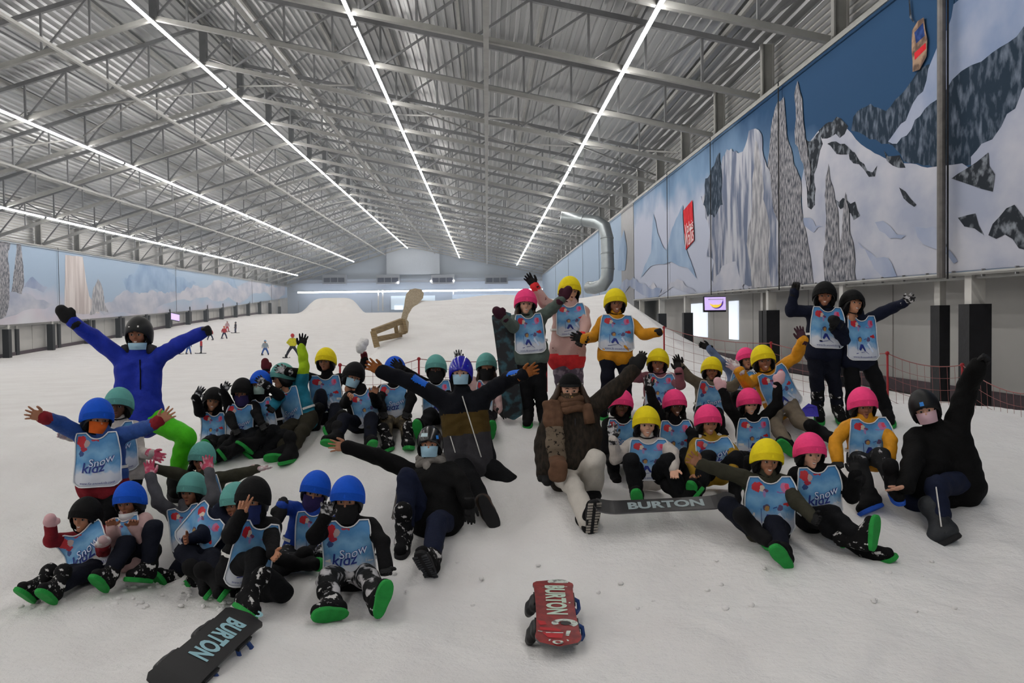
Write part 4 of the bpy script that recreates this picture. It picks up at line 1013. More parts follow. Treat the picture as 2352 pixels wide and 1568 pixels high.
    if pants is not None:
        for l in (lA, lB):
            if l is not None: bd += [(loc(l[0]), loc(l[1]), 0.055*s, 0.045*s, 0.03), (loc(l[1]), loc(l[2]), 0.045*s, 0.034*s, 0.02)]
    bd.append((loc(Nw+V*0.08*s), tf(HM, [0, 0.015, -0.06]), 0.045*s, 0.042*hs, 0.03))
    bv, bf = surface(bd, 0.028*s)
    VS, FS = [bv, tf(HM, T_HEAD[0])], [bf, T_HEAD[1]+len(bv)]; off = len(bv)+len(T_HEAD[0])
    for (q, (sh, e, w_), sg) in ((A, aA, 1), (B, aB, -1)):
        kind, gm = q[2], q[3]
        if kind is None: continue
        tip = q[4] if len(q) > 4 and q[4] else None
        z = nrm((J(tip, w_, 0.15*s) if tip else w_+(w_-e))-w_)
        cdir = nrm(CAM-w_); flip = len(q) > 5 and q[5] == 'back'
        if len(q) > 5 and q[5] == 'side': cdir = nrm(np.cross(z, cdir)*sg)
        y = -nrm(cdir-z*(cdir@z)); y = -y if flip else y
        x = np.cross(y, z)*sg*(-1 if flip else 1)
        sc = s*(0.98 if s < 1.2 else 0.93); M = frame(loc(w_), x*sc, y*sc, z*sc)
        hv, hf = t_hand(kind, gm is not None); hv = tf(M, hv)
        if np.linalg.det(M[:3, :3]) < 0: hf = hf[:, ::-1]
        if gm is None: VS.append(hv); FS.append(hf+off); off += len(hv)
        else:
            go = link('mitten' if kind == 'mitten' else 'glove', mesh_from('glove', hv, hf, gm, None, True), root)
            zz = loc(w_)
            link('cuff', MB().tube([zz-z*0.045*s, zz-z*0.02*s, zz+z*0.004*s], [0.036*s, 0.040*s, 0.036*s], 12).mesh('cuff', gm, True), go)
    link('body', mesh_from('body', np.concatenate(VS), np.concatenate(FS), SKIN[skin], None, True), root)
    # face
    covered = face in ('mask', 'buff')
    if face != 'none':
        for sx in (-1, 1):
            o = link('eye', ME_EYE, root, mw=HMm @ Matrix.Translation((0.029*sx, -0.0735, -0.013))); o = link('eyebrow', ME_BROW, root, mw=HMm @ Matrix.Translation((0.030*sx, -0.0835, 0.008)) @ Matrix.Scale(sx, 4, (1, 0, 0)))
        if face in ('smile', 'calm'): link('mouth', ME_SMILE if face == 'smile' else ME_CALM, root, mw=HMm)
    if mask is not None:
        nm, tpl, mm = mask; o = link(nm, shared(nm, tpl, mm), root, mw=HMm)
        if nm == 'face_mask':
            mb = MB(); zt = -0.035 if tpl is T_MASK else -0.072
            for sx in (-1, 1): mb.tube([(0.068*sx, -0.045, zt), (0.082*sx, -0.005, zt+0.02), (0.085*sx, 0.02, zt)], 0.0022, 5)
            link('ear_loop', mb.mesh('ear_loop', M_STRAPW), o)
    # helmet
    if head in ('cover', 'shell'):
        he = link('helmet', shared('helmet', T_SHELL, M_SHELLB if head == 'cover' else cover), root, mw=HMm)
        if head == 'cover':
            cv = link('cover', shared('cover', T_COVER, COVER[cover]), he); bn = link('front_band', shared('front_band', T_BANDM, BAND[cover]), he)
        key = ('pads', head)
        if key not in MATS:
            mb = MB()
            for sx in (-1, 1):
                mb.sphere((0.083*sx, 0.004, -0.055), (0.019, 0.050, 0.052), 12); mb.sphere((0.062*sx, 0.035, -0.085), (0.03, 0.04, 0.035), 10)
                mb.tube([(0.086*sx, -0.012, -0.085), (0.066*sx, -0.030, -0.108), (0.03*sx, -0.048, -0.121), (0, -0.054, -0.124)], 0.0055, 6)
            mb.sphere((0, 0.055, -0.085), (0.075, 0.055, 0.05), 12)
            MATS[key] = mb.mesh('ear_pad', M_BLACKF, True)
        link('ear_pad', MATS[key], he)
        key = ('hood',)
        if key not in MATS:
            hv = dome(0.089, 0.1, 0.12, lerp_rim([(0, 0.03), (40, 0.02), (52, -0.05), (64, -0.10), (90, -0.115), (180, -0.115)]), 0.0, 28, 12, 0.004, yoff=0.008)
            MATS[key] = mesh_from('hood', hv[0], hv[1], M_BLACKF, None, True)
        link('hood', MATS[key], root, mw=HMm)
    # boots
    for l, q in ((lA, LA), (lB, LB)):
        if l is None or pants is None: continue
        h, k, a, t = l; td = nrm(t-a); up = nrm(k-a); up = up-td*(up@td)
        if np.linalg.norm(up) < 0.25: up = np.array([0, 0, 1.0])-td*td[2]
        up = nrm(up); y = -td; x = np.cross(y, up); sc = 0.98*s if s < 1.2 else 0.98*s
        M = frame(loc(a), x*sc, y*sc, up*sc*bz); Mm = Matrix(M.tolist())
        bo = link('boot', shared('boot', T_BOOT, boot or M_BOOT), root, mw=Mm)
        so = {'green': M_GREEN, 'blue': M_BLUESOLE, 'black': M_BLKSOLE}[sole]
        link('sole', shared('sole', T_SOLE, so, False), bo)
        if sole == 'green':
            if 'tab' not in MATS: MATS['tab'] = MB().tube([(0.0, 0.064, 0.10), (0.0, 0.082, 0.115), (0.0, 0.082, 0.135), (0, 0.07, 0.145)], 0.006, 6).mesh('pull_tab', M_GREEN, True)
            link('pull_tab', MATS['tab'], bo)
        if 'lace' not in MATS:
            mb = MB()
            for i in range(4): mb.tube([(-0.022, -0.085+0.016*i, -0.012+0.016*i+0.003), (0, -0.094+0.016*i, -0.006+0.016*i), (0.022, -0.085+0.016*i, -0.012+0.016*i+0.003)], 0.0035, 5)
            MATS['lace'] = mb.mesh('lace', M_BOOT, True)
        link('lace', MATS['lace'], bo)
        sv = tf(M, T_SOLE[0])+base
        if not (len(q) > 3 and q[3] == 'air'):
            i = sv[:, 2].argmin(); CTRL.append(tuple(sv[i])); LOG.append((label[:34], 'foot', sv[i][2]-float(G0(sv[i][0], sv[i][1]))))
    if sit:
        CTRL.append((Pw[0], Pw[1], Pw[2]-0.085*s)); LOG.append((label[:34], 'seat', Pw[2]-0.085*s-float(G0(Pw[0], Pw[1]))))
    if bibk:
        by = math.radians(bibyaw); U2 = U*math.cos(by)+V*math.sin(by); V2 = V*math.cos(by)-U*math.sin(by)
        b = bib(root, tb, loc(Nw+V*0.012*s), V2, U2, Wn, bw*s, bh*s, bibk, seed+1.0)
        # side straps round the waist
        for sg in (-1, 1):
            mb = MB(); c = loc(Nw+V*0.27*s); pts = []
            for i in range(7):
                a = math.radians(40+i*22); pts.append(c+U*sg*math.sin(a)*0.178*g+Wn*math.cos(a)*0.118*g)
            q = [p-V*0.012 for p in pts]+[p+V*0.012 for p in pts]
            mb.add(q, [(i, i+1, i+8, i+7) for i in range(6)]); link('side_strap', mb.mesh('side_strap', M_STRAPW), b)
    if hair:
        mb = MB(); r_ = random.Random(seed*13+1); hm, ln = hair
        for i in range(26):
            sx = -1 if i % 2 else 1; a0 = r_.uniform(0.2, 1.0)
            x = sx*(0.066+0.018*a0); y = -0.03+0.09*r_.random()
            pts = [(x*0.9, y, -0.02), (x*1.15, y-0.01, -0.09), (x*1.25+r_.uniform(-.012, .012), y-0.02*r_.random(), -0.09-ln*0.5), (x*1.2+r_.uniform(-.02, .02), y-0.03*r_.random(), -0.09-ln*r_.uniform(0.75, 1.0))]
            mb.tube(pts, [0.012, 0.015, 0.013, 0.003], 6)
        o = link('hair', mb.mesh('hair', hm, True), root, mw=HMm); o['kind'] = 'stuff'
    return dict(root=root, base=base, HM=HMm, N=Nw, P=Pw, V=V, U=U, W=Wn, aA=aA, aB=aB, lA=lA, lB=lB, torso=torso, loc=loc, s=s, hs=hs)
# ------------------------------------------------------------------ the class, from the left
FB = M_BLACKF; NAVY = fabric('navy', '131829'); BLUE = fabric('royal_blue', '22439c', 0.6); DBLUE = fabric('mid_blue', '2b4a8a', 0.6); RED = fabric('deep_red', '7c1f28'); PINKP = fabric('pale_pink', 'b99a98', 0.6); GREY = fabric('grey', '55555a'); OLIVE = fabric('olive', '37362c'); WHITEJ = fabric('white', 'b9b2ac', 0.6)
TEALJ = fabric('teal', '1f6f86', 0.6); NEON = fabric('neon_green', '9cbf1e', 0.6); ORANGE = fabric('orange', 'c98a1e', 0.55); MAUVE = fabric('mauve', '8d5a62', 0.6); KHAKI = fabric('khaki', '6a6254'); SLATE = fabric('slate_blue', '5d6c8a'); MUST = fabric('mustard', '9a7a28'); GGREEN = fabric('grey_green', '55625c', 0.6)
DKP = fabric('dark_trousers', '0f1013'); NVP = fabric('navy_trousers', '10131f'); OLP = fabric('olive_trousers', '2e2b22'); CAMO = mat('fabric_camo', '3b352a', 0.85, col2='5f5440', scale=12, mix=(0.45, 0.55), bump=0.3); SNOWP = mat('fabric_snowy', '0f1012', 0.85, col2='bcbabd', scale=13, mix=(0.50, 0.60), bump=0.4, bscale=40); SNOWL = mat('fabric_lightly_snowy', '0f1012', 0.85, col2='a9a8ac', scale=18, mix=(0.62, 0.68), bump=0.3); KHP = fabric('khaki_trousers', '72685a'); PATP = mat('fabric_patterned', '5a4f5e', 0.8, col2='8c7f8c', scale=16, mix=(0.5, 0.6)); DOTS = mat('fabric_dotted_pink', 'c5a29c', 0.7, col2='7c4a52', scale=30, mix=(0.66, 0.70), bump=0.2)
GLB = mat('glove_black', '0d0d0f', 0.75, var=0.2, bump=0.2); GLS = mat('glove_snowy', '1d1d20', 0.8, col2='b9b8ba', scale=30, mix=(0.48, 0.60), bump=0.3); GLP = mat('glove_pink', 'c4506a', 0.8, col2='d9a9b2', scale=24, mix=(0.5, 0.65)); GLPP = mat('mitten_pale_pink', 'd3a9ad', 0.85, var=0.06); GLW = mat('glove_pale', 'b59a9c', 0.85, col2='d6d2d2', scale=22); GLM = mat('mitten_maroon', '3b1626', 0.85, var=0.15); GLDR = mat('glove_dark_red', '5a1620', 0.8, var=0.15)
BUFFP = mat('buff_purple', '2d2350', 0.9, var=0.15, bump=0.3, bscale=40); BUFFB = mat('buff_blue', '1d2858', 0.9, var=0.2, bump=0.3, bscale=40); BUFFK = mat('buff_black', '141416', 0.9, var=0.2, bump=0.3, bscale=40); MASKW = mat('mask_white', 'c9cbcd', 0.85, var=0.05); MASKO = mat('mask_orange', 'c8591a', 0.85, var=0.1); MASKT = mat('mask_pale_teal', '9fb5ae', 0.85, var=0.1)
HAIRB = mat('hair_brown', '33241a', 0.6, var=0.3, scale=40, stretch=(6, 6, 1)); HAIRK = mat('hair_black', '120e0c', 0.5, var=0.3, scale=40)
bf = lambda m: ('neck_warmer', T_BUFF, m); mk = lambda m: ('face_mask', T_MASK, m); cm = lambda m: ('face_mask', T_CHINMASK, m)
PEOPLE = {}
# --- left front cluster
PEOPLE['p2'] = person('child in blue helmet and orange mask standing with both bare hands spread wide, blue jacket', 6.9, (231, 913), (233, 988), (235, 1098), ((140, 974), (97, 957), 'open', None, (50, 945)), ((325, 986), (366, 967), 'open', None, (405, 938)),
    ((215, 1180, -0.03), (213, 1250, 0.10), (209, 1268, -0.06)), ((258, 1180, -0.03), (262, 1250, 0.10), (266, 1268, -0.06)), hy=(46, 6, 6), tw=5, s=1.12, jacket=DBLUE, jmats=[DBLUE, RED], colfn=lambda c, d: ((c-d['N'])@d['V'] > 0.40).astype(int) | (np.linalg.norm(c-d['aA'][2], axis=1) < 0.075) | (np.linalg.norm(c-d['aB'][2], axis=1) < 0.075), pants=DKP, cover='blue', face='mask', mask=mk(MASKO), skin='tan', bibk='B', sit=False, bw=0.335, bh=0.385, seed=2)
PEOPLE['p3'] = person('child in teal helmet and white jacket standing behind the wide-armed child with orange mask', 7.4, (273, 888), (276, 966), (284, 1076), ((205, 1003), (158, 1001), 'relaxed', GLW, (122, 990)), ((318, 1040), (350, 1043), 'glove', GLP, (384, 1056)),
    ((270, 1150, -0.02), (268, 1222, 0.06), (266, 1240, -0.08)), ((298, 1150, -0.02), (300, 1222, 0.06), (303, 1240, -0.08)), hy=(8, 0, 0), s=1.05, jacket=WHITEJ, pants=DKP, cover='teal', face='calm', skin='dark', bibk='B', sit=False, hem=0.02, seed=3)
PEOPLE['p4'] = person('small child in black helmet and dark red jumper sitting leftmost, green soles to the camera', 6.55, (199, 1140), (198, 1213), (208, 1304, -0.08), ((116, 1242), (117, 1206), 'mitten', GLPP, (114, 1180)), ((238, 1262), (240, 1250), 'mitten', GLW, (236, 1232)),
    ((150, 1318), (86, 1348), (58, 1326)), ((178, 1322), (128, 1350), (100, 1328)), hy=(-6, 0, 4), tw=-14, s=0.95, jacket=RED, pants=NVP, cover='black', face='smile', skin='tan', bibk='B', bw=0.42, bh=0.36, bibyaw=-14, boot=M_BOOTS, seed=4)
PEOPLE['p5'] = person('child in blue helmet and pale pink hooded jacket clapping, white mask under chin', 6.6, (291, 1105), (297, 1183), (304, 1272, -0.05), ((262, 1238), (257, 1208), 'relaxed', None, (250, 1184)), ((334, 1246), (306, 1208), 'relaxed', None, (309, 1184)),
    ((290, 1250), (250, 1322), (226, 1296)), ((352, 1214), (340, 1304), (296, 1300)), hy=(-8, 4, -6), s=1.0, jacket=PINKP, pants=NVP, cover='blue', face='calm', mask=cm(MASKW), skin='brown', bibk='A', bw=0.24, bh=0.3, boot=M_BOOTS, seed=5)
PEOPLE['p7'] = person('child in teal helmet and olive jacket with arms level, face behind a raised pink glove', 7.75, (467, 1014), (470, 1088), (478, 1172), ((405, 1088), (352, 1074), 'fist', GLB, (322, 1074)), ((543, 1090), (590, 1076), 'glove', GLW, (628, 1076), 'side'),
    ((450, 1200), (470, 1240)), ((500, 1205), (515, 1245)), hy=(8, 8, 6), s=1.02, jacket=OLIVE, pants=DKP, cover='teal', face='calm', skin='brown', bibk='B', bw=0.34, bh=0.42, hair=(HAIRK, 0.12), seed=7)
PEOPLE['p6'] = person('child in teal helmet and grey jacket holding up two pink gloves', 7.05, (440, 1083), (430, 1160), (445, 1252, -0.05), ((364, 1153), (346, 1093), 'glove', GLP, (340, 1044)), ((492, 1142), (480, 1082), 'glove', GLP, (476, 1034)),
    ((440, 1262), (395, 1328), (372, 1294)), ((480, 1268), (456, 1328), (472, 1354)), hy=(-12, 2, 0), s=1.0, jacket=GREY, pants=NVP, cover='teal', face='calm', skin='brown', bibk='A', bw=0.30, bh=0.36, boot=M_BOOTS, seed=6)
PEOPLE['p8'] = person('child with teal helmet half hidden behind the child making a victory sign', 6.5, (531, 1108), (508, 1176), (470, 1268, -0.05), ((470, 1228), (432, 1238), 'relaxed', None, (415, 1242)), ((535, 1230), (545, 1262), 'relaxed', None),
    ((425, 1270), (470, 1330)), ((490, 1285), (500, 1335)), hy=(-30, 10, -10), tw=-25, s=1.0, jacket=NAVY, pants=NVP, cover='teal', face='calm', skin='brown', bibk='A', bw=0.42, bh=0.36, bibyaw=18, seed=8)
PEOPLE['p9'] = person('kneeling child in black helmet and blue neck warmer making a victory sign with bare fingers', 5.85, (583, 1093), (590, 1184), (562, 1298, 0.02), ((528, 1232), (555, 1178), 'peace', None, (569, 1130)), ((624, 1238), (627, 1272), 'relaxed', None, (646, 1288)),
    ((588, 1282), (572, 1366), (606, 1388)), ((650, 1360), (545, 1366, 0.18), (520, 1358, 0.3), 'air'), hy=(-4, 2, 4), tw=32, s=1.02, jacket=FB, pants=DKP, cover='black', face='buff', mask=bf(BUFFB), skin='tan', bibk='A', bw=0.30, bh=0.44, boot=M_BOOTS, sit=False, seed=9)
PEOPLE['p10'] = person('child in blue helmet and royal blue jacket leaning with a dark mitten forward', 6.8, (733, 1081), (722, 1164), (694, 1272), ((662, 1166, -0.10), (648, 1160, -0.28), 'mitten', GLB, (640, 1186, -0.30)), ((745, 1215), (742, 1250), 'relaxed', GLS),
    ((640, 1285), (692, 1292), (712, 1296)), ((722, 1272), (662, 1298), (640, 1302)), hy=(6, 8, 12), tw=12, s=1.05, jacket=BLUE, pants=SNOWL, cover='blue', face='buff', mask=bf(BUFFP), skin='tan', bibk='A', bw=0.30, bh=0.36, bibyaw=-16, seed=10)
PEOPLE['p11'] = person('child in blue helmet and black jacket sitting at the front, broad green soles', 6.05, (799, 1092), (803, 1186), (806, 1314), ((722, 1232), (748, 1186), 'glove', GLS, (753, 1142)), ((878, 1246), (886, 1306), 'relaxed', GLB, (888, 1330)),
    ((752, 1330), (764, 1388), (706, 1391)), ((850, 1330), (866, 1380), (884, 1320)), hy=(0, 4, 2), s=1.08, jacket=FB, pants=SNOWP, cover='blue', face='buff', mask=bf(BUFFK), skin='tan', bibk='B', bw=0.35, bh=0.385, boot=M_BOOTS, seed=11)
# yellow sunglasses hanging on the neck warmer
# --- middle row, left of the kneeling man
PEOPLE['p12'] = person('child in black helmet sitting at the far left of the middle row, snowy glove up', 9.2, (496, 888), (498, 944), (495, 1010), ((457, 945), (450, 911), 'glove', GLS, (468, 884)), ((526, 930), (513, 898), 'glove', GLS, (529, 874)),
    ((500, 1016), (484, 1026), (470, 999)), ((528, 1012), (502, 1040), (492, 1030)), hy=(18, -4, 10), s=0.98, jacket=FB, pants=DKP, cover='black', face='smile', skin='tan', bibk='A', bw=0.28, bh=0.36, seed=12)
PEOPLE['p13'] = person('child in black helmet with a purple neck warmer over the face in the middle row', 9.1, (555, 867), (556, 926), (566, 992), ((528, 960), (540, 985), 'relaxed', GLB), ((590, 952), (602, 975), 'relaxed', GLB),
    ((548, 1005), (504, 1042), (494, 1026)), ((580, 1010), (530, 1036), (520, 1022)), hy=(-5, 8, 0), tw=8, s=1.0, jacket=FB, pants=DKP, cover='black', face='buff', mask=bf(BUFFP), skin='brown', bibk='B', bw=0.30, bh=0.38, bibyaw=12, seed=13)
PEOPLE['p14'] = person('child in blue helmet and pale mask holding a grey glove before the face, middle row', 9.2, (598, 849), (606, 912), (620, 988), ((600, 886, 0.12), (612, 851, 0.16), 'mitten', GLDR, (607, 818, 0.16)), ((642, 908), (612, 884), 'glove', GLS, (586, 862)),
    ((628, 990), (582, 1018), (556, 998)), ((650, 1000), (602, 1046), (570, 1020)), hy=(-10, 0, 0), tw=-10, s=1.0, jacket=FB, pants=DKP, cover='blue', face='mask', mask=mk(MASKT), skin='tan', bibk='A', bw=0.28, bh=0.34, seed=14)
PEOPLE['p15'] = person('child in teal helmet turned away, teal jacket with one neon green sleeve raised high', 9.3, (643, 833), (668, 884), (695, 962), ((640, 915), (626, 935), 'relaxed', GLB), ((699, 845), (693, 797), 'open', GLB, (703, 742)),
    ((652, 992), (652, 1036), (604, 1036)), ((695, 990), (668, 1036), (640, 1042)), hy=(-60, 5, -10), tw=-28, s=1.12, jacket=TEALJ, jmats=[TEALJ, NEON], colfn=lambda c, d: ((c[:, 2] > d['aB'][1][2]-0.06) & (np.linalg.norm(c-(d['aB'][1]+d['aB'][2])/2, axis=1) < 0.2)).astype(int), pants=OLP, cover='teal', face='calm', skin='tan', bibk='B', bw=0.32, bh=0.46, bibyaw=10, seed=15)
PEOPLE['p16'] = person('child in yellow helmet and black jacket stretching a snowy glove out and lifting a snowball', 9.7, (748, 797), (751, 860), (754, 950), ((690, 858, -0.40), (660, 853, -0.62), 'glove', GLS, (622, 844, -0.66)), ((822, 864), (838, 826), 'fist', GLDR, (832, 795)),
    ((736, 908), (727, 964), (726, 982)), ((772, 938), (764, 974), (770, 990)), hy=(-6, 0, 0), s=1.05, jacket=FB, pants=NVP, cover='yellow', face='calm', skin='brown', bibk='A', bw=0.35, bh=0.40, seed=16)
PEOPLE['p17'] = person('child in black helmet and pale blue mask with both bare hands at the chest', 9.05, (822, 831), (830, 896), (836, 968), ((792, 926), (801, 914), 'fist', None, (814, 896)), ((866, 926), (857, 906), 'relaxed', None, (868, 880)),
    ((792, 962), (774, 1004), (738, 996)), ((852, 962), (850, 1012), (862, 994)), hy=(20, 8, 16), tw=5, s=1.05, jacket=FB, pants=NVP, cover='black', face='mask', mask=mk(M_MASKB), skin='tan', bibk='A', bw=0.30, bh=0.36, bibyaw=-14, seed=17)
PEOPLE['p18'] = person('child in blue helmet and camouflage trousers whose face is hidden by another glove', 9.25, (906, 817), (906, 880), (908, 966), ((872, 915), (880, 945), 'relaxed', GLB), ((945, 915), (935, 945), 'relaxed', GLB),
    ((886, 968), (890, 1012), (878, 1016)), ((930, 968), (936, 1010), (948, 1006)), hy=(0, 4, 0), s=1.05, jacket=FB, pants=CAMO, cover='blue', face='calm', skin='tan', bibk='B', bw=0.32, bh=0.36, boot=M_BOOTS, seed=18)
PEOPLE['p19'] = person('child in teal helmet and black neck warmer stretching a black glove across a neighbour', 9.35, (1001, 813), (1003, 872), (1008, 955), ((950, 866), (922, 846), 'glove', GLB, (888, 820)), ((1035, 915), (1040, 945), 'relaxed', GLB),
    ((988, 950), (968, 986), (964, 954)), ((1030, 955), (1035, 990), (1040, 970)), hy=(0, 0, 0), s=1.05, jacket=FB, pants=DKP, cover='teal', face='buff', mask=bf(BUFFK), skin='dark', bibk='A', bw=0.33, bh=0.4, seed=19)
PEOPLE['p20'] = person('child in teal helmet with black goggles beside the standing snowboard', 9.35, (1117, 809), (1115, 872), (1110, 948), ((1070, 868, 0.05), (1053, 830, 0.05), 'open', GLS, (1050, 794, 0.05)), ((1148, 915), (1150, 944), 'glove', GLB, (1168, 962)),
    ((1085, 960), (1090, 990), (1088, 965)), ((1118, 966), (1126, 986), (1128, 956)), hy=(4, 0, 0), s=1.0, jacket=PINKP, pants=DKP, cover='teal', face='none', mask=bf(BUFFK), skin='tan', bibk='B', bw=0.2, bh=0.36, hair=(HAIRB, 0.12), seed=20)
# --- standing behind, right of centre
PEOPLE['k1'] = person('child in pink helmet standing with a hand on an upright snowboard, grey-green jacket', 9.0, (1208, 662), (1212, 720), (1218, 806), ((1178, 752), (1156, 728), 'mitten', GLM, (1132, 706)), ((1270, 708), (1290, 686), 'mitten', GLM, (1314, 654)),
    ((1208, 878, -0.03), (1213, 946, 0.05), (1208, 964, -0.12)), ((1240, 876, -0.03), (1246, 946, 0.05), (1250, 964, -0.12)), hy=(4, 0, 2), s=1.12, jacket=GGREEN, pants=DKP, cover='pink', face='smile', skin='light', bibk='A', bw=0.30, bh=0.38, sit=False, hair=(HAIRB, 0.14), seed=21)
PEOPLE['k2'] = person('child in yellow helmet and dotted pink jacket standing with one arm up, long brown hair', 9.35, (1311, 633), (1310, 696), (1303, 806), ((1250, 696), (1228, 656), 'glove', GLB, (1204, 626)), ((1345, 748), (1336, 776), 'relaxed', GLB, (1324, 802)),
    ((1290, 868, -0.03), (1292, 936, 0.05), (1288, 952, -0.12)), ((1324, 868, -0.03), (1322, 936, 0.05), (1328, 952, -0.12)), hy=(14, 4, 4), tw=-6, s=1.18, jacket=DOTS, jmats=[DOTS, fabric('coral_red', 'd8383c')], colfn=lambda c, d: ((np.linalg.norm(c-d['aA'][2], axis=1) < 0.075) | (np.linalg.norm(c-d['aB'][2], axis=1) < 0.075) | ((c-d['N'])@d['V'] > 0.595)).astype(int), pants=PATP, cover='yellow', face='calm', skin='light', bibk='A', bw=0.30, bh=0.31, bibyaw=-8, sit=False, hem=0.09, hair=(HAIRB, 0.16), seed=22)
PEOPLE['k3'] = person('child in yellow helmet and orange jacket standing with arms held out low', 8.9, (1414, 661), (1415, 722), (1413, 806), ((1363, 774), (1340, 778), 'glove', GLB, (1300, 770)), ((1476, 768), (1512, 763), 'fist', GLB, (1524, 760)),
    ((1396, 860, -0.06), (1390, 926, 0.05), (1386, 944, -0.12)), ((1438, 860, -0.02), (1436, 926, 0.06), (1442, 944, -0.12)), hy=(4, 0, 2), s=1.08, jacket=ORANGE, pants=NVP, cover='yellow', face='smile', skin='brown', bibk='A', bw=0.36, bh=0.36, sit=False, puff=1, boot=M_BOOTS, hem=0.05, seed=23)
PEOPLE['k16'] = person('child in black helmet standing by the wall pillars with one fist raised, navy jacket', 8.95, (1895, 645), (1893, 704), (1891, 796), ((1816, 714), (1825, 670), 'fist', GLB, (1833, 634)), ((1936, 760), (1924, 742), 'mitten', GLB, (1904, 728)),
    ((1876, 866, -0.02), (1878, 934, 0.06), (1886, 954, -0.10)), ((1914, 866, -0.02), (1924, 936, 0.06), (1934, 952, -0.10)), hy=(-18, -4, 4), s=1.15, jacket=NAVY, pants=NVP, cover='black', face='smile', skin='brown', bibk='A', bw=0.33, bh=0.39, sit=False, boot=M_BOOTS, seed=24)
PEOPLE['k17'] = person('child in black helmet standing at the right with a snowy glove stretched out sideways', 8.95, (1958, 665), (1968, 724), (1970, 812), ((1938, 782), (1916, 756), 'relaxed', GLB, (1905, 745)), ((2046, 708), (2079, 694), 'glove', GLS, (2106, 676)),
    ((1958, 880, -0.02), (1956, 945, 0.06), (1950, 962, -0.10)), ((2014, 880, -0.02), (2036, 942, 0.06), (2042, 962, -0.10)), hy=(10, -12, 10), tw=5, s=1.15, jacket=NAVY, pants=DKP, cover='black', face='smile', skin='tan', bibk='A', bw=0.32, bh=0.42, sit=False, seed=25)
# --- sitting group on the right
PEOPLE['k6'] = person('child in pink helmet and slate blue jacket, farthest back by the red net', 10.0, (1712, 797), (1704, 848), (1696, 905), ((1656, 832), (1628, 798), 'relaxed', GLB, (1588, 784)), ((1735, 880), (1725, 900), 'relaxed', GLB),
    ((1680, 915), (1690, 935)), ((1710, 915), (1705, 935)), hy=(0, -6, 0), s=1.0, jacket=SLATE, pants=DKP, cover='pink', face='calm', skin='tan', bibk='B', bw=0.3, bh=0.3, seed=26)
PEOPLE['k4'] = person('child in yellow helmet and mauve jacket sitting below the standing orange jacket', 8.8, (1515, 799), (1513, 856), (1512, 936), ((1458, 866), (1470, 826), 'glove', GLB, (1480, 802)), ((1562, 884), (1558, 850), 'relaxed', GLB, (1552, 815)),
    ((1490, 950, -0.2), (1492, 985, -0.12)), ((1535, 950, -0.2), (1540, 985, -0.12)), hy=(-8, -2, 8), s=1.0, jacket=MAUVE, pants=DKP, cover='yellow', face='smile', skin='brown', bibk='A', bw=0.32, bh=0.38, seed=27)
PEOPLE['k5'] = person('child in yellow helmet and khaki jacket whose face is half hidden by raised gloves', 9.3, (1637, 818), (1632, 874), (1627, 940), ((1582, 866), (1563, 840), 'glove', GLB, (1544, 806)), ((1682, 888), (1702, 868), 'relaxed', GLB, (1716, 852)),
    ((1610, 960, -0.2), (1615, 985, -0.12)), ((1650, 960, -0.2), (1655, 985, -0.12)), hy=(-10, 0, 6), s=1.0, jacket=KHAKI, pants=DKP, cover='yellow', face='calm', skin='brown', bibk='B', bw=0.33, bh=0.42, seed=28)
PEOPLE['k7'] = person('child in yellow helmet, orange jacket and khaki trousers half lying with one arm raised', 8.55, (1748, 791), (1757, 848), (1794, 932), ((1716, 882), (1697, 850), 'glove', GLW, (1660, 824)), ((1830, 818), (1844, 780), 'glove', mat('glove_plum', '3f2530', 0.85, var=0.2), (1832, 744)),
    ((1778, 972), (1808, 1022), (1782, 998)), ((1836, 966), (1892, 996), (1912, 1004)), hy=(-8, -2, -6), tw=8, s=1.1, jacket=ORANGE, pants=KHP, cover='yellow', face='smile', skin='brown', bibk='A', bw=0.36, bh=0.42, bibyaw=-4, puff=1, seed=29)
PEOPLE['k8'] = person('child in pink helmet with a calm face beside the woman with the cap, black jacket', 8.0, (1431, 893), (1428, 960), (1426, 1036), ((1386, 1005), (1392, 1040), 'relaxed', GLB), ((1470, 1005), (1465, 1040), 'relaxed', GLB),
    ((1405, 1045, -0.15), (1410, 1085, -0.05)), ((1450, 1045, -0.15), (1452, 1085, -0.05)), hy=(4, 2, 8), s=1.0, jacket=FB, pants=DKP, cover='pink', face='calm', skin='dark', bibk='B', bw=0.33, bh=0.36, seed=30)
PEOPLE['k10'] = person('child in pink helmet raising one snowy glove behind the laughing white-jacket child', 8.25, (1550, 893), (1547, 962), (1550, 1050), ((1504, 932), (1490, 891), 'glove', GLS, (1485, 844)), ((1592, 1000), (1588, 1035), 'relaxed', GLB),
    ((1540, 1050), (1545, 1090)), ((1575, 1045), (1580, 1090)), hy=(6, 4, 0), s=1.0, jacket=FB, pants=DKP, cover='pink', face='smile', skin='dark', bibk='A', bw=0.34, bh=0.42, hair=(HAIRK, 0.1), seed=31)
PEOPLE['k12'] = person('child in pink helmet holding up two pale pink mittens, black jacket', 8.25, (1721, 890), (1725, 956), (1730, 1048), ((1675, 938), (1660, 896), 'mitten', GLPP, (1640, 860)), ((1786, 928), (1786, 882), 'mitten', GLPP, (1800, 844)),
    ((1700, 1052), (1705, 1090)), ((1752, 1046), (1750, 1090)), hy=(2, 6, 0), s=1.0, jacket=FB, pants=DKP, cover='pink', face='smile', skin='light', bibk='A', bw=0.36, bh=0.38, seed=32)
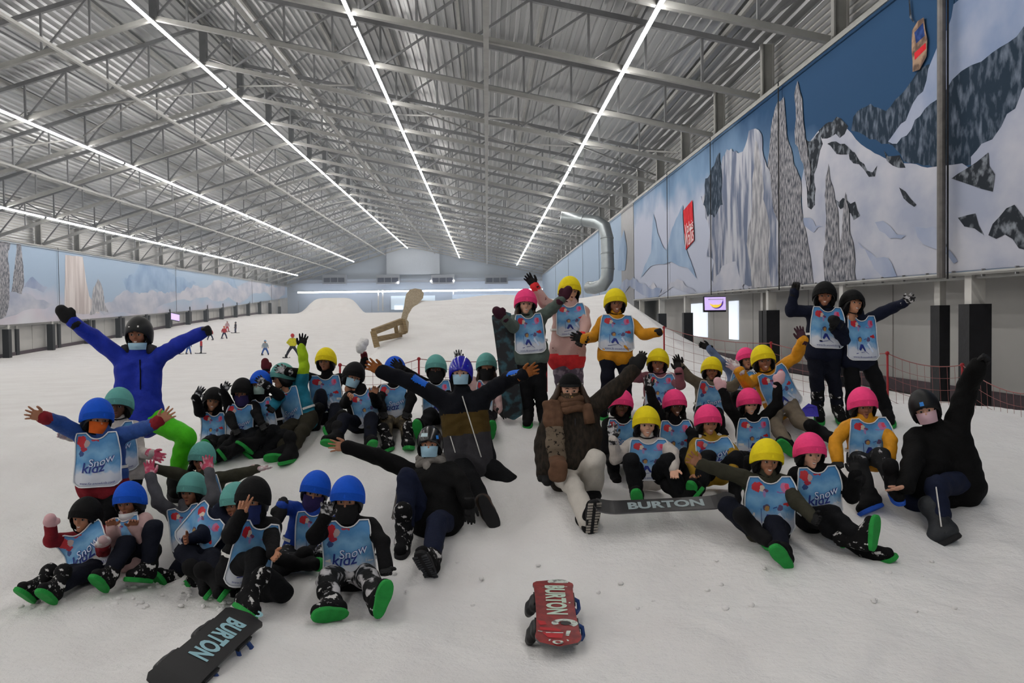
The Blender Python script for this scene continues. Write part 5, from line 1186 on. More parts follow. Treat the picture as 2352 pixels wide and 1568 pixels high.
PEOPLE['k11'] = person('child in pink helmet and mustard jacket smiling with knees drawn up', 7.35, (1628, 928), (1630, 1002), (1638, 1082), ((1588, 1056), (1598, 1088), 'relaxed', None, (1606, 1104)), ((1692, 1050), (1684, 1076), 'relaxed', GLB),
    ((1626, 1050, -0.27), (1602, 1122, -0.38), (1597, 1096, -0.46)), ((1690, 1052, -0.25), (1688, 1126, -0.24), (1690, 1143, -0.38)), hy=(4, 4, 2), s=1.0, jacket=MUST, pants=DKP, cover='pink', face='smile', skin='tan', bibk='B', bw=0.36, bh=0.26, seed=33)
PEOPLE['k9'] = person('laughing child in yellow helmet, grey neck warmer and white jacket behind the long black snowboard', 7.2, (1486, 931), (1485, 1004), (1486, 1092), ((1414, 1052), (1408, 1008), 'glove', GLS, (1404, 946)), ((1545, 1040), (1548, 1078), 'relaxed', None),
    ((1449, 1058, -0.27), (1463, 1138, -0.24), (1458, 1112, -0.33)), ((1534, 1058, -0.27), (1566, 1136, -0.24), (1590, 1108, -0.33)), hy=(-2, 0, 3), s=1.02, jacket=WHITEJ, pants=DKP, cover='yellow', face='smile', skin='light', bibk='A', bw=0.36, bh=0.34, seed=34)
PEOPLE['k15'] = person('child in pink helmet and orange jacket crouching with blue soled boots, serious face', 7.1, (1982, 888), (1985, 956), (1992, 1048), ((1918, 1012), (1924, 1060), 'relaxed', GLB, (1932, 1085)), ((2046, 1012), (2040, 1062), 'relaxed', GLB, (2034, 1085)),
    ((1972, 1066), (1998, 1140), (1960, 1156)), ((2024, 1046), (2050, 1110), (2068, 1132)), hy=(-4, 6, 0), s=1.05, jacket=ORANGE, pants=SNOWL, cover='pink', face='calm', skin='brown', bibk='A', bw=0.36, bh=0.36, sole='blue', puff=1, sit=False, hem=0.0, seed=35)
PEOPLE['k13'] = person('smiling child in yellow helmet and olive jacket sitting in front, one bare hand held out', 6.35, (1766, 1006), (1760, 1088), (1762, 1210), ((1660, 1082), (1607, 1064), 'open', None, (1573, 1044)), ((1830, 1152), (1868, 1190), 'relaxed', GLB, (1892, 1202)),
    ((1672, 1160), (1735, 1218), (1758, 1232)), ((1778, 1206), (1798, 1268), (1768, 1232)), hy=(0, 2, 6), s=1.08, jacket=OLIVE, pants=NVP, cover='yellow', face='smile', skin='lbrown', bibk='A', bw=0.37, bh=0.40, seed=36)
PEOPLE['k14'] = person('smiling child in pink helmet and black jacket sitting in front with green soles up', 6.45, (1863, 992), (1868, 1066), (1878, 1184), ((1816, 1112, 0.10), (1812, 1150, 0.16), 'relaxed', GLB), ((1956, 1140), (1966, 1088), 'glove', GLB, (1957, 1034)),
    ((1910, 1180), (1976, 1238), (1984, 1176)), ((1905, 1210), (1990, 1264), (2040, 1252)), hy=(2, 2, 4), s=1.06, jacket=FB, pants=DKP, cover='pink', face='smile', skin='light', bibk='B', bw=0.34, bh=0.36, boot=M_BOOTS, seed=37)
# ------------------------------------------------------------------ the adults
M_LIME = fabric('lime_trousers', '49b81a', 0.6, 0.12); M_ROYAL = fabric('instructor_blue', '1c2f9a', 0.6, 0.15); M_GLOSSB = mat('helmet_gloss_blue', '1a16a0', 0.18, var=0.08, spec=0.6); M_BROWNG = mat('glove_leather_brown', '8a4f1c', 0.6, var=0.2, scale=25, bump=0.3)
M_ADNAVY = fabric('jacket_navy', '0d0f16'); M_ADOLIVE = fabric('jacket_olive', '4a3a18', 0.75); M_ADGREY = fabric('jacket_charcoal', '37363a', 0.8); M_BRIGHTB = fabric('jacket_bright_blue', '1b62c8', 0.6, 0.06)
M_JEANS = fabric('dark_jeans', '161c30'); M_SCARFG = fabric('grey_scarf', '77736e', 0.9, 0.3); M_FUR = mat('dark_fur_coat', '1d1813', 0.9, col2='2e271f', scale=40, mix=(0.4, 0.6), bump=0.6, bscale=90, stretch=(1, 1, 0.4)); M_WHITEP = fabric('white_trousers', 'bdb8b0', 0.7, 0.05); M_SCARFB = fabric('brown_scarf', '5f4636', 0.9, 0.2); M_LEO = mat('leopard_print', '6e6152', 0.8, col2='1d1611', scale=34, mix=(0.55, 0.6)); M_GOLDG = mat('gold_spotted_gaiter', '3b2c1c', 0.6, col2='b08a4a', scale=60, mix=(0.58, 0.66)); M_COATD = fabric('black_coat', '09090a'); M_MASKP = mat('mask_pale_pink', 'c9a9b2', 0.85, var=0.05)
M_HELMB = mat('helmet_gloss_black', '09090b', 0.22, var=0.2, spec=0.6); M_HELMM = mat('helmet_matte_black', '0e0f11', 0.5, var=0.2); M_STICK = mat('pale_sticker', 'b6cdd4', 0.5, var=0.03); M_STICKB = mat('blue_sticker', '2f7fd0', 0.5, var=0.03)
def front(pd, u, t, out=0.006, mx=0.5):      # point on the front of a torso: u across, t down from the neck
    p = pd['loc'](pd['N']+pd['U']*u+pd['V']*t); q = p+pd['W']*0.4; a = 0.0
    for _ in range(40):
        d = float(sdf_pts(pd['torso'], (q-pd['W']*a).astype(np.float32)[None])[0])-out
        if d < 0.001: break
        a += d
    return q-pd['W']*(a if a < 0.62 else 0.34)
def stick(pd, az, z, w, h, m, nm='sticker', rx=0.112, ry=0.128, rz=0.148):
    mb = MB(); V = []
    for i in range(5):
        for t in (-h/2, h/2):
            a = math.radians(az)+(i-2)/4*w/rx; zz = z+t; s_ = math.sqrt(max(0.05, 1-(zz/rz)**2))
            V.append((math.sin(a)*(rx+0.002)*s_, 0.012-math.cos(a)*(ry+0.002)*s_, zz))
    mb.add(V, [(2*i, 2*i+2, 2*i+3, 2*i+1) for i in range(4)])
    mb.link(nm, m, [c for c in pd['root'].children if c.name.startswith('helmet')][0])
p1 = person('instructor in royal blue jacket and lime green trousers, arms raised in a wide V', 7.95, (318, 725), (319, 812), (316, 950), ((213, 772), (166, 738), 'mitten', GLB, (120, 692)), ((408, 792), (468, 762), 'fist', GLB, (500, 752)),
    ((300, 1050, 0.02), (296, 1118, 0.22), (290, 1140, 0.05)), ((428, 1002, -0.12), (404, 1098, -0.02), (410, 1122)), hy=(2, 4, 0), s=1.34, hs=1.12, jacket=M_ROYAL, pants=M_LIME, cover=M_HELMM, head='shell', face='smile', skin='brown', mask=cm(M_MASKB), sole='black', sit=False, top_z=0.148, seed=41, vox=0.014, shw=0.122, wr=0.005)
stick(p1, -24, 0.055, 0.02, 0.006, M_STRAPW); stick(p1, 18, 0.058, 0.014, 0.014, M_STRAPW)
_mb = MB(); _mb.tube([p1['loc'](p1['N']+p1['V']*-0.02+p1['U']*0.12*math.cos(a)-p1['W']*0.11*math.sin(a)+np.array([0,0,0.02])) for a in np.linspace(-0.3, 3.44, 12)], 0.05, 8); _mb.link('hood', M_ADGREY, p1['root'], True)
o = MB().tube([front(p1, 0.05, 0.06), front(p1, 0.07, 0.2), front(p1, 0.075, 0.34)], 0.006, 5).link('zipper', M_ADNAVY, p1['root'])
def colA(c, d):
    t = (c-d['N'])@d['V']; lat = np.abs((c-d['N'])@d['U']); mi = np.where(t < 0.19, 0, np.where(t < 0.40, 1, 2)); mi = np.where((lat > 0.235), 0, mi)
    for k, (lo, hi) in (('aA', (0.55, 1.0)), ('aB', (0.35, 0.95))):
        sh, e, w_ = d[k]; a, b = (sh, e) if k == 'aA' else (e, w_)
        q = (c-a)@(b-a)/((b-a)@(b-a)); up = (c-(a+q[:, None]*(b-a)))[:, 2]
        mi = np.where((q > lo) & (q < hi) & (up > 0.018), 3, mi)
    return mi.astype(int)
pA = person('kneeling man in glossy blue helmet, striped dark jacket and brown gloves, arms wide', 8.15, (1058, 816), (1062, 902), (1078, 1052), ((942, 876), (876, 853), 'open', M_BROWNG, (815, 818)), ((1166, 872), (1202, 860), 'open', M_BROWNG, (1244, 840)),
    ((1082, 1102), (1112, 1158), (1138, 1212)), ((1172, 1112), (1120, 1128, 0.22), (1090, 1136, 0.36), 'air'), hy=(-2, 2, 0), s=1.34, hs=1.08, jacket=M_ADNAVY, jmats=[M_ADNAVY, M_ADOLIVE, M_ADGREY, M_BRIGHTB], colfn=colA, pants=DKP, cover=M_GLOSSB, head='shell', face='mask', skin='light', mask=mk(M_MASKB), sole='black', sit=False, top_z=0.148, seed=42, vox=0.014, shw=0.15, girth=1.12, boot=mat('boot_brown', '1c1512', 0.5, col2='3a281c', scale=6))
o = MB().tube([front(pA, 0.0+0.012*i, 0.03+0.06*i) for i in range(11)], 0.006, 5).link('zipper', M_STRAPW, pA['root'])
for sx in (-0.155,): MB().tube([front(pA, sx+0.008*i, 0.40+0.04*i) for i in range(5)], 0.005, 5).link('zipper', M_STRAPW, pA['root'])
for i, az in enumerate((-40, -14, 14, 40)): stick(pA, az, 0.085, 0.008, 0.07, M_STICKB if i % 2 else M_SHELLB, 'vent')
_sh, _e, _w = pA['aB']; _mb = MB(); _v, _f = text_mesh('BURTON', 1.0); _x = nrm(_w-_e); _wd = _v[:, 0].max()-_v[:, 0].min(); _n = nrm(CAM-_e); _n = nrm(_n-_x*(_n@_x)); _u = np.cross(_n, _x); _up = -_u if _u[2] < 0 else _u
_mb.add([pA['loc'](_e+(_w-_e)*0.6+_x*p[0]/_wd*0.17+_up*(0.02+p[1]*0.028)+_n*0.066) for p in _v], _f); _mb.link('lettering', M_STRAPW, pA['root'])
EXB = [((1000, 1110, 7.4), (1012, 1190, 7.2), 0.16, 0.16), ((1030, 1120, 7.45), (1040, 1185, 7.3), 0.1, 0.1)]
pB = person('adult in black helmet and blue mask half lying, bare hand stretched out, grey scarf', 7.55, (987, 977), (990, 1068), (1000, 1192, -0.30), ((864, 1046), (797, 1026), 'open', None, (735, 1022)), ((1058, 1108), (1078, 1158), 'down', GLB, (1080, 1236), 'back'),
    ((936, 1096, -0.42), (928, 1222, -0.62), (916, 1250)), ((1004, 1200, -0.62), (990, 1284, -0.98), (966, 1242)), hy=(-2, -4, 0), s=1.3, hs=1.08, jacket=M_COATD, pants=M_JEANS, cover=M_HELMB, head='shell', face='mask', skin='tan', mask=mk(M_MASKB), sole='black', top_z=0.148, seed=43, vox=0.014, girth=1.05, extra=EXB, boot=M_BOOTS, group='adults with the class')
stick(pB, -22, 0.07, 0.07, 0.03, M_STICK); stick(pB, 42, 0.05, 0.026, 0.03, M_STICKB)
def scarf(pd, m, ends, nm='scarf', r=0.045):
    s = pd['s']; mb = MB(); n = 16; N0, U, V, Wn = pd['loc'](pd['N']), pd['U'], pd['V'], pd['W']
    for k, (h, rr) in enumerate(((-0.02, 0.085), (0.015, 0.095), (-0.05, 0.08))):
        mb.tube([N0+V*(h*s+0.012*math.sin(3*a+k))+U*math.cos(a)*rr*s+Wn*math.sin(a)*rr*s*0.95 for a in np.linspace(0, 2*math.pi, n)], r*0.8*s/1.3, 8)
    for e in ends:
        mb.tube([p for p, _ in e], [q for _, q in e], 8)
    return mb.link(nm, m, pd['root'], True)
sc = scarf(pB, M_SCARFG, [[(front(pB, -0.03+0.01*i, 0.02+0.06*i, 0.02), 0.045-0.002*i) for i in range(5)]])
_mb = MB()
for i in range(9): _a = front(pB, 0.01+0.012*(i-4), 0.26, 0.02); _mb.tube([_a, _a+np.array([0.004*(i-4), -0.01, -0.07])], 0.006, 5)
_mb.link('tassel', M_SCARFG, sc)['kind'] = 'stuff'
_mb = MB()
for i in range(9):
    _a = pB['loc'](W(908+1.6*i, 1150, 7.25)); _mb.tube([_a+np.array([0.02, 0, 0.12]), _a, pB['loc'](W(900+2.2*i, 1190+3*(i % 2), 7.2))], 0.006, 5)
_mb.link('tassel', M_SCARFG, sc)['kind'] = 'stuff'
# woman with the cap
EXC = [((1275, 1000, 7.45), (1268, 1072, 7.4), 0.14, 0.13), ((1345, 1000, 7.45), (1330, 1060, 7.4), 0.15, 0.14)]
pC = person('woman in black peaked cap, dark coat and white trousers sitting with one black mitten raised', 7.45, (1309, 858), (1312, 934), (1318, 1084), ((1248, 1018), (1252, 1086), 'mitten', GLB, (1262, 1116)), ((1412, 894), (1455, 850), 'mitten', GLB, (1484, 806)),
    ((1318, 1118, -0.42), (1352, 1197, -0.74), (1357, 1152, -0.80)), ((1368, 1056, -0.38), (1362, 1122, -0.12), (1366, 1140)), hy=(-2, 4, 0), s=1.28, hs=1.06, jacket=M_FUR, pants=M_WHITEP, head='none', face='buff', skin='light', mask=('neck_gaiter', T_BUFF, M_GOLDG), sole='black', top_z=0.130, seed=44, vox=0.014, girth=1.16, cuff=0.005, cuffr=1.12, bz=0.6, extra=EXC, hair=(HAIRB, 0.20), group='adults with the class')
hm = pC['HM']
cv, cf_ = dome(0.105, 0.118, 0.135, lerp_rim([(0, 0.045), (90, 0.035), (180, 0.01)]), 0.0, 28, 10, 0.006)
cap = link('cap', mesh_from('cap', cv, cf_, M_COATD, None, True), pC['root'], mw=hm)
_mb = MB(); _V = []
for i in range(13):
    a = math.radians(-62+i*124/12); k = math.cos(a/124*180*math.pi/180*1.0)
    _V += [(math.sin(a)*0.098, 0.012-math.cos(a)*0.112, 0.047), (math.sin(a)*0.105, 0.012-math.cos(a)*(0.112+0.048*max(0.05, math.cos(a*1.4))), 0.030), (math.sin(a)*0.105, 0.012-math.cos(a)*(0.112+0.048*max(0.05, math.cos(a*1.4))), 0.024), (math.sin(a)*0.098, 0.012-math.cos(a)*0.112, 0.041)]
_F = []
for i in range(12):
    o = 4*i; _F += [(o, o+1, o+5, o+4), (o+1, o+2, o+6, o+5), (o+2, o+3, o+7, o+6)]
_mb.add(_V, _F); _mb.link('visor', M_COATD, cap)
_mb = MB()
for sx in (-1, 1): _mb = MB(); _mb.sphere((sx*0.104, -0.02, 0.042), 0.008, 8); _mb.link('cap_button', mat('metal_button', 'b0b0b0', 0.3, 0.8), cap)
_hair = MB()
for i in range(34):
    a = math.pi*(0.42+1.16*i/33); r0 = 0.092
    x, y = math.sin(a)*r0, 0.012-math.cos(a)*r0*1.1
    _hair.tube([(x*0.9, y, 0.05), (x*1.3, y-0.01, -0.05), (x*1.75+random.uniform(-.03, .03), y-0.03+random.uniform(-.03, .03), -0.13), (x*1.85+random.uniform(-.04, .04), y-0.06, -0.21-random.random()*0.06)], [0.02, 0.027, 0.024, 0.006], 6)
_hair.link('hair', HAIRB, pC['root'], True, mw=hm)['kind'] = 'stuff'
# broad scarf hanging down the left side
def strip(pts, wdt, m, nm, parent, side, th=0.02):
    pr = []
    for i, p in enumerate(pts):
        k = side*(wdt/2-th)*(1-0.10*math.sin(2.1*i)); o = np.array([0.006*math.sin(1.7*i), -0.006*math.cos(2.3*i), 0])
        if i: pr += [(q0[0], p-k+o, th, th, 0.02), (q0[1], p+k+o, th, th, 0.02), (q0[2], p+o, th*1.25, th*1.25, 0.02)]
        q0 = (p-k+o, p+k+o, p+o)
    v, f = surface(pr, 0.009, 0.003, wf=60); return link(nm, mesh_from(nm, v, f, m, None, True), parent)
def frontC(px, py, out=0.02):
    t = ((W(px, py, 7.3)-pC['N'])@pC['V']); u = ((W(px, py, 7.3)-pC['N'])@pC['U']); return front(pC, u, t, out)
ps = [frontC(1266+1.2*i, 900+14*i) if i < 12 else pC['loc'](W(1282, 900+14*i, 7.0)) for i in range(2, 15)]
s_ = strip(ps[:5], 0.17, M_SCARFB, 'scarf', pC['root'], np.array([1.0, 0, 0]), 0.034); strip(ps[4:10], 0.16, M_LEO, 'scarf_print', s_, np.array([1.0, 0, 0]), 0.035); strip(ps[9:], 0.15, M_SCARFB, 'scarf_end', s_, np.array([1.0, 0, 0]), 0.034)
scarf(pC, M_SCARFB, [[(front(pC, 0.13+0.005*i, 0.0+0.05*i, 0.02), 0.05) for i in range(4)]], 'scarf')
MB().tube([front(pC, 0.02, 0.1+0.05*i, 0.004) for i in range(7)], 0.006, 5).link('zipper', M_ADGREY, pC['root'])
# adult in the black coat
EXD = [((2160, 1030, 6.95), (2180, 1100, 6.95), 0.16, 0.16), ((2195, 1060, 7.0), (2228, 1120, 7.05), 0.17, 0.11), ((2140, 1070, 6.85), (2110, 1120, 6.78), 0.13, 0.09)]
pD = person('adult in black coat and pale pink mask kneeling at the far right, one glove high', 6.95, (2110, 894), (2146, 978), (2180, 1102), ((2096, 1064, -0.22), (2080, 1116, -0.46), 'open', None, (2038, 1128, -0.52), 'side'), ((2224, 886), (2246, 842), 'fist', GLB, (2286, 800)),
    ((2100, 1152, -0.12), (2188, 1166, 0.10), (2214, 1178, 0.2), 'air'), ((2150, 1118, -0.40), (2162, 1208, -0.52), (2106, 1240)), hy=(-28, 8, -14), tw=-18, s=1.3, hs=1.1, jacket=M_COATD, pants=M_JEANS, cover=M_HELMM, head='shell', face='mask', skin='light', mask=mk(M_MASKP), sole='black', sit=False, top_z=0.148, seed=45, vox=0.014, girth=1.25, extra=EXD, boot=mat('boot_dark_grey', '1c1f23', 0.6, col2='2c2f33', scale=7, bump=0.3), group='adults with the class')
stick(pD, -4, 0.05, 0.03, 0.03, M_STICKB)
_k, _a = pD['lB'][1], pD['lB'][2]; _h = pD['lB'][0]; _d = nrm(CAM-_k)
MB().tube([pD['loc'](_h*0.4+_k*0.6+_d*0.10), pD['loc'](_k+_d*0.092), pD['loc'](_k*0.5+_a*0.5+_d*0.088), pD['loc'](_a+_d*0.085)], 0.006, 5).link('piping', M_STRAPW, pD['root'])
_e, _w = pD['aB'][1], pD['aB'][2]; _x = nrm(_w-_e)
MB().tube([pD['loc'](_w-_x*0.05), pD['loc'](_w-_x*0.02)], [0.064, 0.064], 12).link('snowy_cuff', mat('snow_crust', 'c8c4c2', 0.9), pD['root'])
# rubber treads under the boots that show their soles
def tread(pd, k, m):
    so = [c for b in [c for c in pd['root'].children if c.name.startswith('boot')][k:k+1] for c in b.children if c.name.startswith('sole')][0]
    mb = MB()
    for i in range(11):
        y = 0.035-0.0195*i; w_ = 0.040 if i < 3 else (0.030 if i < 5 else 0.045)
        for sx in (-1, 1): mb.box((min(sx*0.012, sx*w_), y-0.006, -0.118), (max(sx*0.012, sx*w_), y+0.006, -0.108))
    me = mb.mesh('tread', m); link('tread', me, so.parent)['kind'] = 'stuff'
tread(pC, 0, mat('tread_pale', '9b958d', 0.8)); tread(pB, 1, mat('tread_grey', '34363a', 0.7))
# ------------------------------------------------------------------ snowboards
def outline(L, w, n=14, square=0.75, taper=1.0):
    p = []
    for i in range(n+1):
        a = -math.pi/2+math.pi*i/n; p.append((L/2-w/2*square+math.copysign(abs(math.sin(a+math.pi/2))**0.75, 1)*w/2*square if True else 0, math.sin(a)*w/2*1.0))
    q = [(-x, -y*taper) for x, y in p]
    mid1 = [(x, w/2*(0.90+0.10*abs(2*x/L)**2)) for x in np.linspace(L/2-w/2*square, -L/2+w/2*square, 9)[1:-1]]
    mid2 = [(-x, -y) for x, y in mid1]
    return p+mid1+q+mid2
def snowboard(label, c, ax, nv, L, w, base_m, side_m, text, tsize, tm, tpos=0.0, flip=1, bind=True, rocker=0.05, art=None, name='snowboard', outline_t=False):
    x = nrm(ax); z = nrm(np.asarray(nv)-x*(np.asarray(nv)@x)); y = np.cross(z, x)
    t = empty(name, (0, 0, 0), label, 'snowboard', 'snowboards', mw=Matrix(frame(np.asarray(c), x, y, z).tolist()))
    o = outline(L, w); n = len(o)
    rk = lambda a: -rocker*max(0, (abs(a)/(L/2)-0.62)/0.38)**2      # tips bend away from the base side
    bm = bmesh.new(); rings = []
    # base as strips across the length
    st = 26; xs2 = np.linspace(-L/2*0.9995, L/2*0.9995, st+1)
    def half(a):
        e = L/2-w/2*0.75
        b = w/2*(0.90+0.10*abs(2*a/L)**2)
        if abs(a) > e: b = w/2*(1-((abs(a)-e)/(L/2-e))**2.6)**0.5
        return max(b, 0.004)
    V = []; 
    for a in xs2:
        for s in np.linspace(-1, 1, 7): V.append((a, s*half(a), rk(a)))
    k = len(V); V2 = [(a, b, c_-0.013) for a, b, c_ in V]
    Fa = [(i*7+j, (i+1)*7+j, (i+1)*7+j+1, i*7+j+1) for i in range(st) for j in range(6)]
    Fb = [tuple(q+k for q in f[::-1]) for f in Fa]
    E_ = []
    for i in range(st): E_ += [(i*7, i*7+k, (i+1)*7+k, (i+1)*7), (i*7+6, (i+1)*7+6, (i+1)*7+6+k, i*7+6+k)]
    for j in range(6): E_ += [(j, j+1, j+1+k, j+k), (st*7+j, st*7+j+k, st*7+j+1+k, st*7+j+1)]
    mb = MB(); mb.add(V+V2, Fa, 0); mb.f += Fb; mb.mi += [1]*len(Fb); mb.f += E_; mb.mi += [1]*len(E_)
    dk = mb.link('deck', [base_m, side_m], t)
    if text:
        v, fc = text_mesh(text, 1.0, 0.0, 0.04, 0, 1.0); sx = tsize[0]/(v[:, 0].max()-v[:, 0].min()); sy = tsize[1]/(v[:, 1].max()-v[:, 1].min())
        m2 = MB(); m2.add([(tpos+flip*p[0]*sx, flip*p[1]*sy+tsize[2] if len(tsize) > 2 else flip*p[1]*sy, rk(tpos+flip*p[0]*sx)+0.0025) for p in v], fc); m2.link('lettering', tm, dk)
    if art: art(dk, rk, half)
    if bind:
        for a in (-L*0.2, L*0.2):
            b = MB(); b.box((a-0.075, -0.13, -0.035), (a+0.075, 0.13, -0.0135)); bo = b.link('binding', M_BLK, t)
            hv, hf = surface([((a-0.05, -0.12, -0.05), (a+0.05, -0.12, -0.05), 0.035, 0.035, 0.02), ((a-0.045, -0.15, -0.09), (a+0.035, -0.15, -0.09), 0.032, 0.028, 0.02), ((a-0.02, -0.16, -0.12), (a+0.01, -0.16, -0.12), 0.026, 0.026, 0.02)], 0.01, 0.003, wf=60); link('highback', mesh_from('highback', hv, hf, M_BLK, None, True), bo)
            MB().tube([(a-0.05, 0.10, -0.03), (a-0.05, 0.155, -0.06), (a-0.03, 0.16, -0.10), (a+0.03, 0.14, -0.10), (a+0.04, 0.1, -0.04)], 0.014, 6).link('strap', mat('binding_blue', '23407a', 0.5), bo, True)
    return t
M_BRED = mat('board_red_print', '6e1a20', 0.4, col2='8f2c2c', scale=14, mix=(0.4, 0.62), spec=0.4); M_BBLK = mat('board_black', '101013', 0.45, var=0.2, spec=0.4); M_PALEG = mat('letter_pale_green', 'b9cdbd', 0.5, var=0.04); M_PALEB = mat('letter_pale_blue', '93bcc6', 0.5, var=0.04); M_GREYL = mat('letter_grey', '8e9c9f', 0.5, var=0.04); M_BWH = mat('board_white_art', 'c4cfc6', 0.5, col2='6d6a6a', scale=20, mix=(0.5, 0.62)); M_BRED2 = mat('board_bright_red', 'b3202a', 0.4); M_EDGE = mat('board_edge_steel', '5a5a5c', 0.4, 0.4); M_BART = mat('board_dark_art', '14181c', 0.4, col2='2f5560', scale=9, mix=(0.5, 0.64), spec=0.4)
far_, near_ = W(1269, 1330, 5.50), W(1284, 1474, 4.70); c = (far_+near_)/2
def ring_art(cx, cy, r0, r1, m, a0=0, a1=360, sy=1.0):
    def f(mb, rk, h):
        n = 20; v = []
        for i in range(n+1):
            a = math.radians(a0+(a1-a0)*i/n)
            for r in (r0, r1): v.append((cx+r*math.cos(a), cy+r*sy*math.sin(a), rk(cx)+h))
        mb.add(v, [(2*i, 2*i+1, 2*i+3, 2*i+2) for i in range(n)], m)
    return f
def art_red(dk, rk, half):
    M3 = [M_BWH, M_BRED2, M_BBLK]
    for k in (ring_art(-0.385, 0.035, 0.0, 0.038, 0, sy=1.8), ring_art(0.19, 0.045, 0.026, 0.052, 0, 40, 300, 1.5), ring_art(0.19, 0.05, 0.0, 0.024, 2, 0, 360, 1.3), ring_art(0.395, -0.005, 0.012, 0.024, 0, sy=1.3), ring_art(0.385, 0.0, 0.04, 0.048, 0, 90, 270, 1.2)):
        mb = MB(); k(mb, rk, 0.002); mb.link('graphic', M3, dk)
    def q(p, m, h=0.0016): MB().add([(a*0.80, b, rk(a*0.80)+h) for a, b in p], [tuple(range(len(p)))], m).link('graphic', M3, dk)
    q([(0.30,-0.105),(0.34,-0.10),(0.36,0.01),(0.34,0.02),(0.31,-0.02)], 1); q([(0.38,-0.09),(0.44,-0.06),(0.45,0.02),(0.39,0.03)], 1); q([(0.20,-0.115),(0.27,-0.10),(0.26,-0.06),(0.21,-0.07)], 1)
    q([(0.375,-0.07),(0.385,-0.07),(0.385,0.03),(0.375,0.03)], 0, 0.0024); q([(0.35,0.05),(0.42,0.04),(0.42,0.06),(0.35,0.075)], 0, 0.0024); q([(0.35,-0.115),(0.365,-0.115),(0.375,-0.09),(0.36,-0.09)], 0, 0.0024)
    q([(-0.36,-0.07),(-0.35,-0.07),(-0.37,0.09),(-0.38,0.09)], 0); q([(-0.1,0.085),(-0.08,0.085),(-0.085,0.097),(-0.1,0.095)], 0)
snowboard('red snowboard printed BURTON lying base up on the snow at the front centre', c, near_-far_, (0.02, -0.30, 0.95), np.linalg.norm(near_-far_)+0.04, 0.265, M_BRED, M_EDGE, 'BURTON', (0.40, 0.13, 0.008), M_PALEG, -0.115, 1, rocker=0.014, art=art_red)
far_, near_ = W(574, 1402, 5.14), W(372, 1582, 4.24); c = (far_+near_)/2
def art_blk(dk, rk, half):
    for k in (ring_art(0.47, 0.0, 0.035, 0.055, 0, 60, 360), ring_art(-0.50, 0.04, 0.015, 0.035, 0, 0, 200)):
        mb = MB(); k(mb, rk, 0.002); mb.link('graphic', [M_PALEB], dk)
snowboard('black snowboard printed BURTON in pale blue lying at the bottom left of the group', c, near_-far_, (0.25, -0.62, 0.74), np.linalg.norm(near_-far_), 0.255, M_BBLK, M_BBLK, 'BURTON', (0.45, 0.12, 0.0), M_PALEB, -0.09, 1, rocker=0.015, art=art_blk)
a_, b_ = W(1363, 1166, 6.62), W(1684, 1150, 6.56); c = (a_+b_)/2
snowboard('long black snowboard printed BURTON in grey in front of the laughing yellow-helmet child', c, b_-a_, (0, -0.42, 0.91), np.linalg.norm(b_-a_)+0.02, 0.19, M_BBLK, M_EDGE, 'BURTON', (0.60, 0.10, 0.0), M_GREYL, 0.02, 1, rocker=-0.05, bind=False)
a_, b_ = W(1151, 712, 8.93), W(1181, 964, 8.93); c = (a_+b_)/2
snowboard('tall dark patterned snowboard standing upright beside the pink helmet child', c, b_-a_, (0.05, -1, 0.05), np.linalg.norm(b_-a_), 0.225, M_BART, M_BBLK, None, None, None, rocker=0.03, bind=False)
CTRL.append((b_[0], b_[1], b_[2]))
# purple plastic snow plate near the standing pair
_p = W(1862, 950, 8.75); _mb = MB(); _mb.add([(-0.13, 0, -0.03), (0.08, -0.02, -0.03), (0.07, 0.0, 0.08), (0.0, 0.05, 0.11), (-0.06, 0.06, 0.06), (-0.13, 0.1, -0.03), (0.08, 0.1, -0.03)], [(0, 1, 2, 3, 4), (0, 4, 5), (1, 6, 2), (5, 4, 3, 2, 6), (0, 5, 6, 1)])
_o = _mb.link('boot_sole', mat('purple_rubber', '3b34a8', 0.6), label='purple rubber sole piece on the snow by the standing child in black helmet', cat='boot'); _o.location = tuple(_p)
# snowball in the glove
_mb = MB(); _r = random.Random(4)
sv, sf = surface([((0, 0, 0), (0.01, 0, 0.02), 0.065, 0.06, 0.02), ((0.03, 0, 0.04), (0.04, 0, 0.045), 0.05, 0.04, 0.02), ((-0.02, 0, -0.05), (0, 0, -0.03), 0.045, 0.05, 0.02)], 0.009, 0.006, wf=55)
_o = link('snowball', mesh_from('snowball', sv, sf, snow_material(), None, True), label='lumpy white snowball held up in a dark red glove', cat='snowball'); _o.location = tuple(W(831, 793, 9.55))
# ------------------------------------------------------------------ wooden side of the snow ramp
M_WOOD = mat('weathered_pine', '7d6a4e', 0.7, col2='968261', scale=5, mix=(0.35, 0.65), stretch=(1, 1, 7), bump=0.2); M_PLY = mat('weathered_plywood', '867760', 0.75, col2='9d8f76', scale=4, mix=(0.35, 0.65), stretch=(6, 1, 1), bump=0.2)
lf = [(862,775,21.5),(868,765,22.0),(920,738,23),(928,705,26),(935,685,28.5),(945,670,30.3),(958,664,31.2)]
L_ = [W(912,786,20.6), W(918,745,21.4), W(922,728,23.6), W(928,703,25.6), W(930,688,27.6), W(933,675,29.4), W(941,665,30.6), W(953,662,31.0)]
R_ = [W(930,786,20.6), W(932,762,21.4), W(938,738,23.4), W(945,716,25.2), W(956,698,27.2), W(968,684,29.0), W(970,673,30.3), W(964,664,30.9)]
base = L_[0]; t = empty('ramp_side', base, 'weathered wooden side of the big snow ramp with open timber frame', 'ramp')
n = len(L_); v = [p-base for p in L_]+[p-base for p in R_]+[p-base+np.array([0.05, 0.06, 0]) for p in L_]+[p-base+np.array([0.05, 0.06, 0]) for p in R_]
f = []
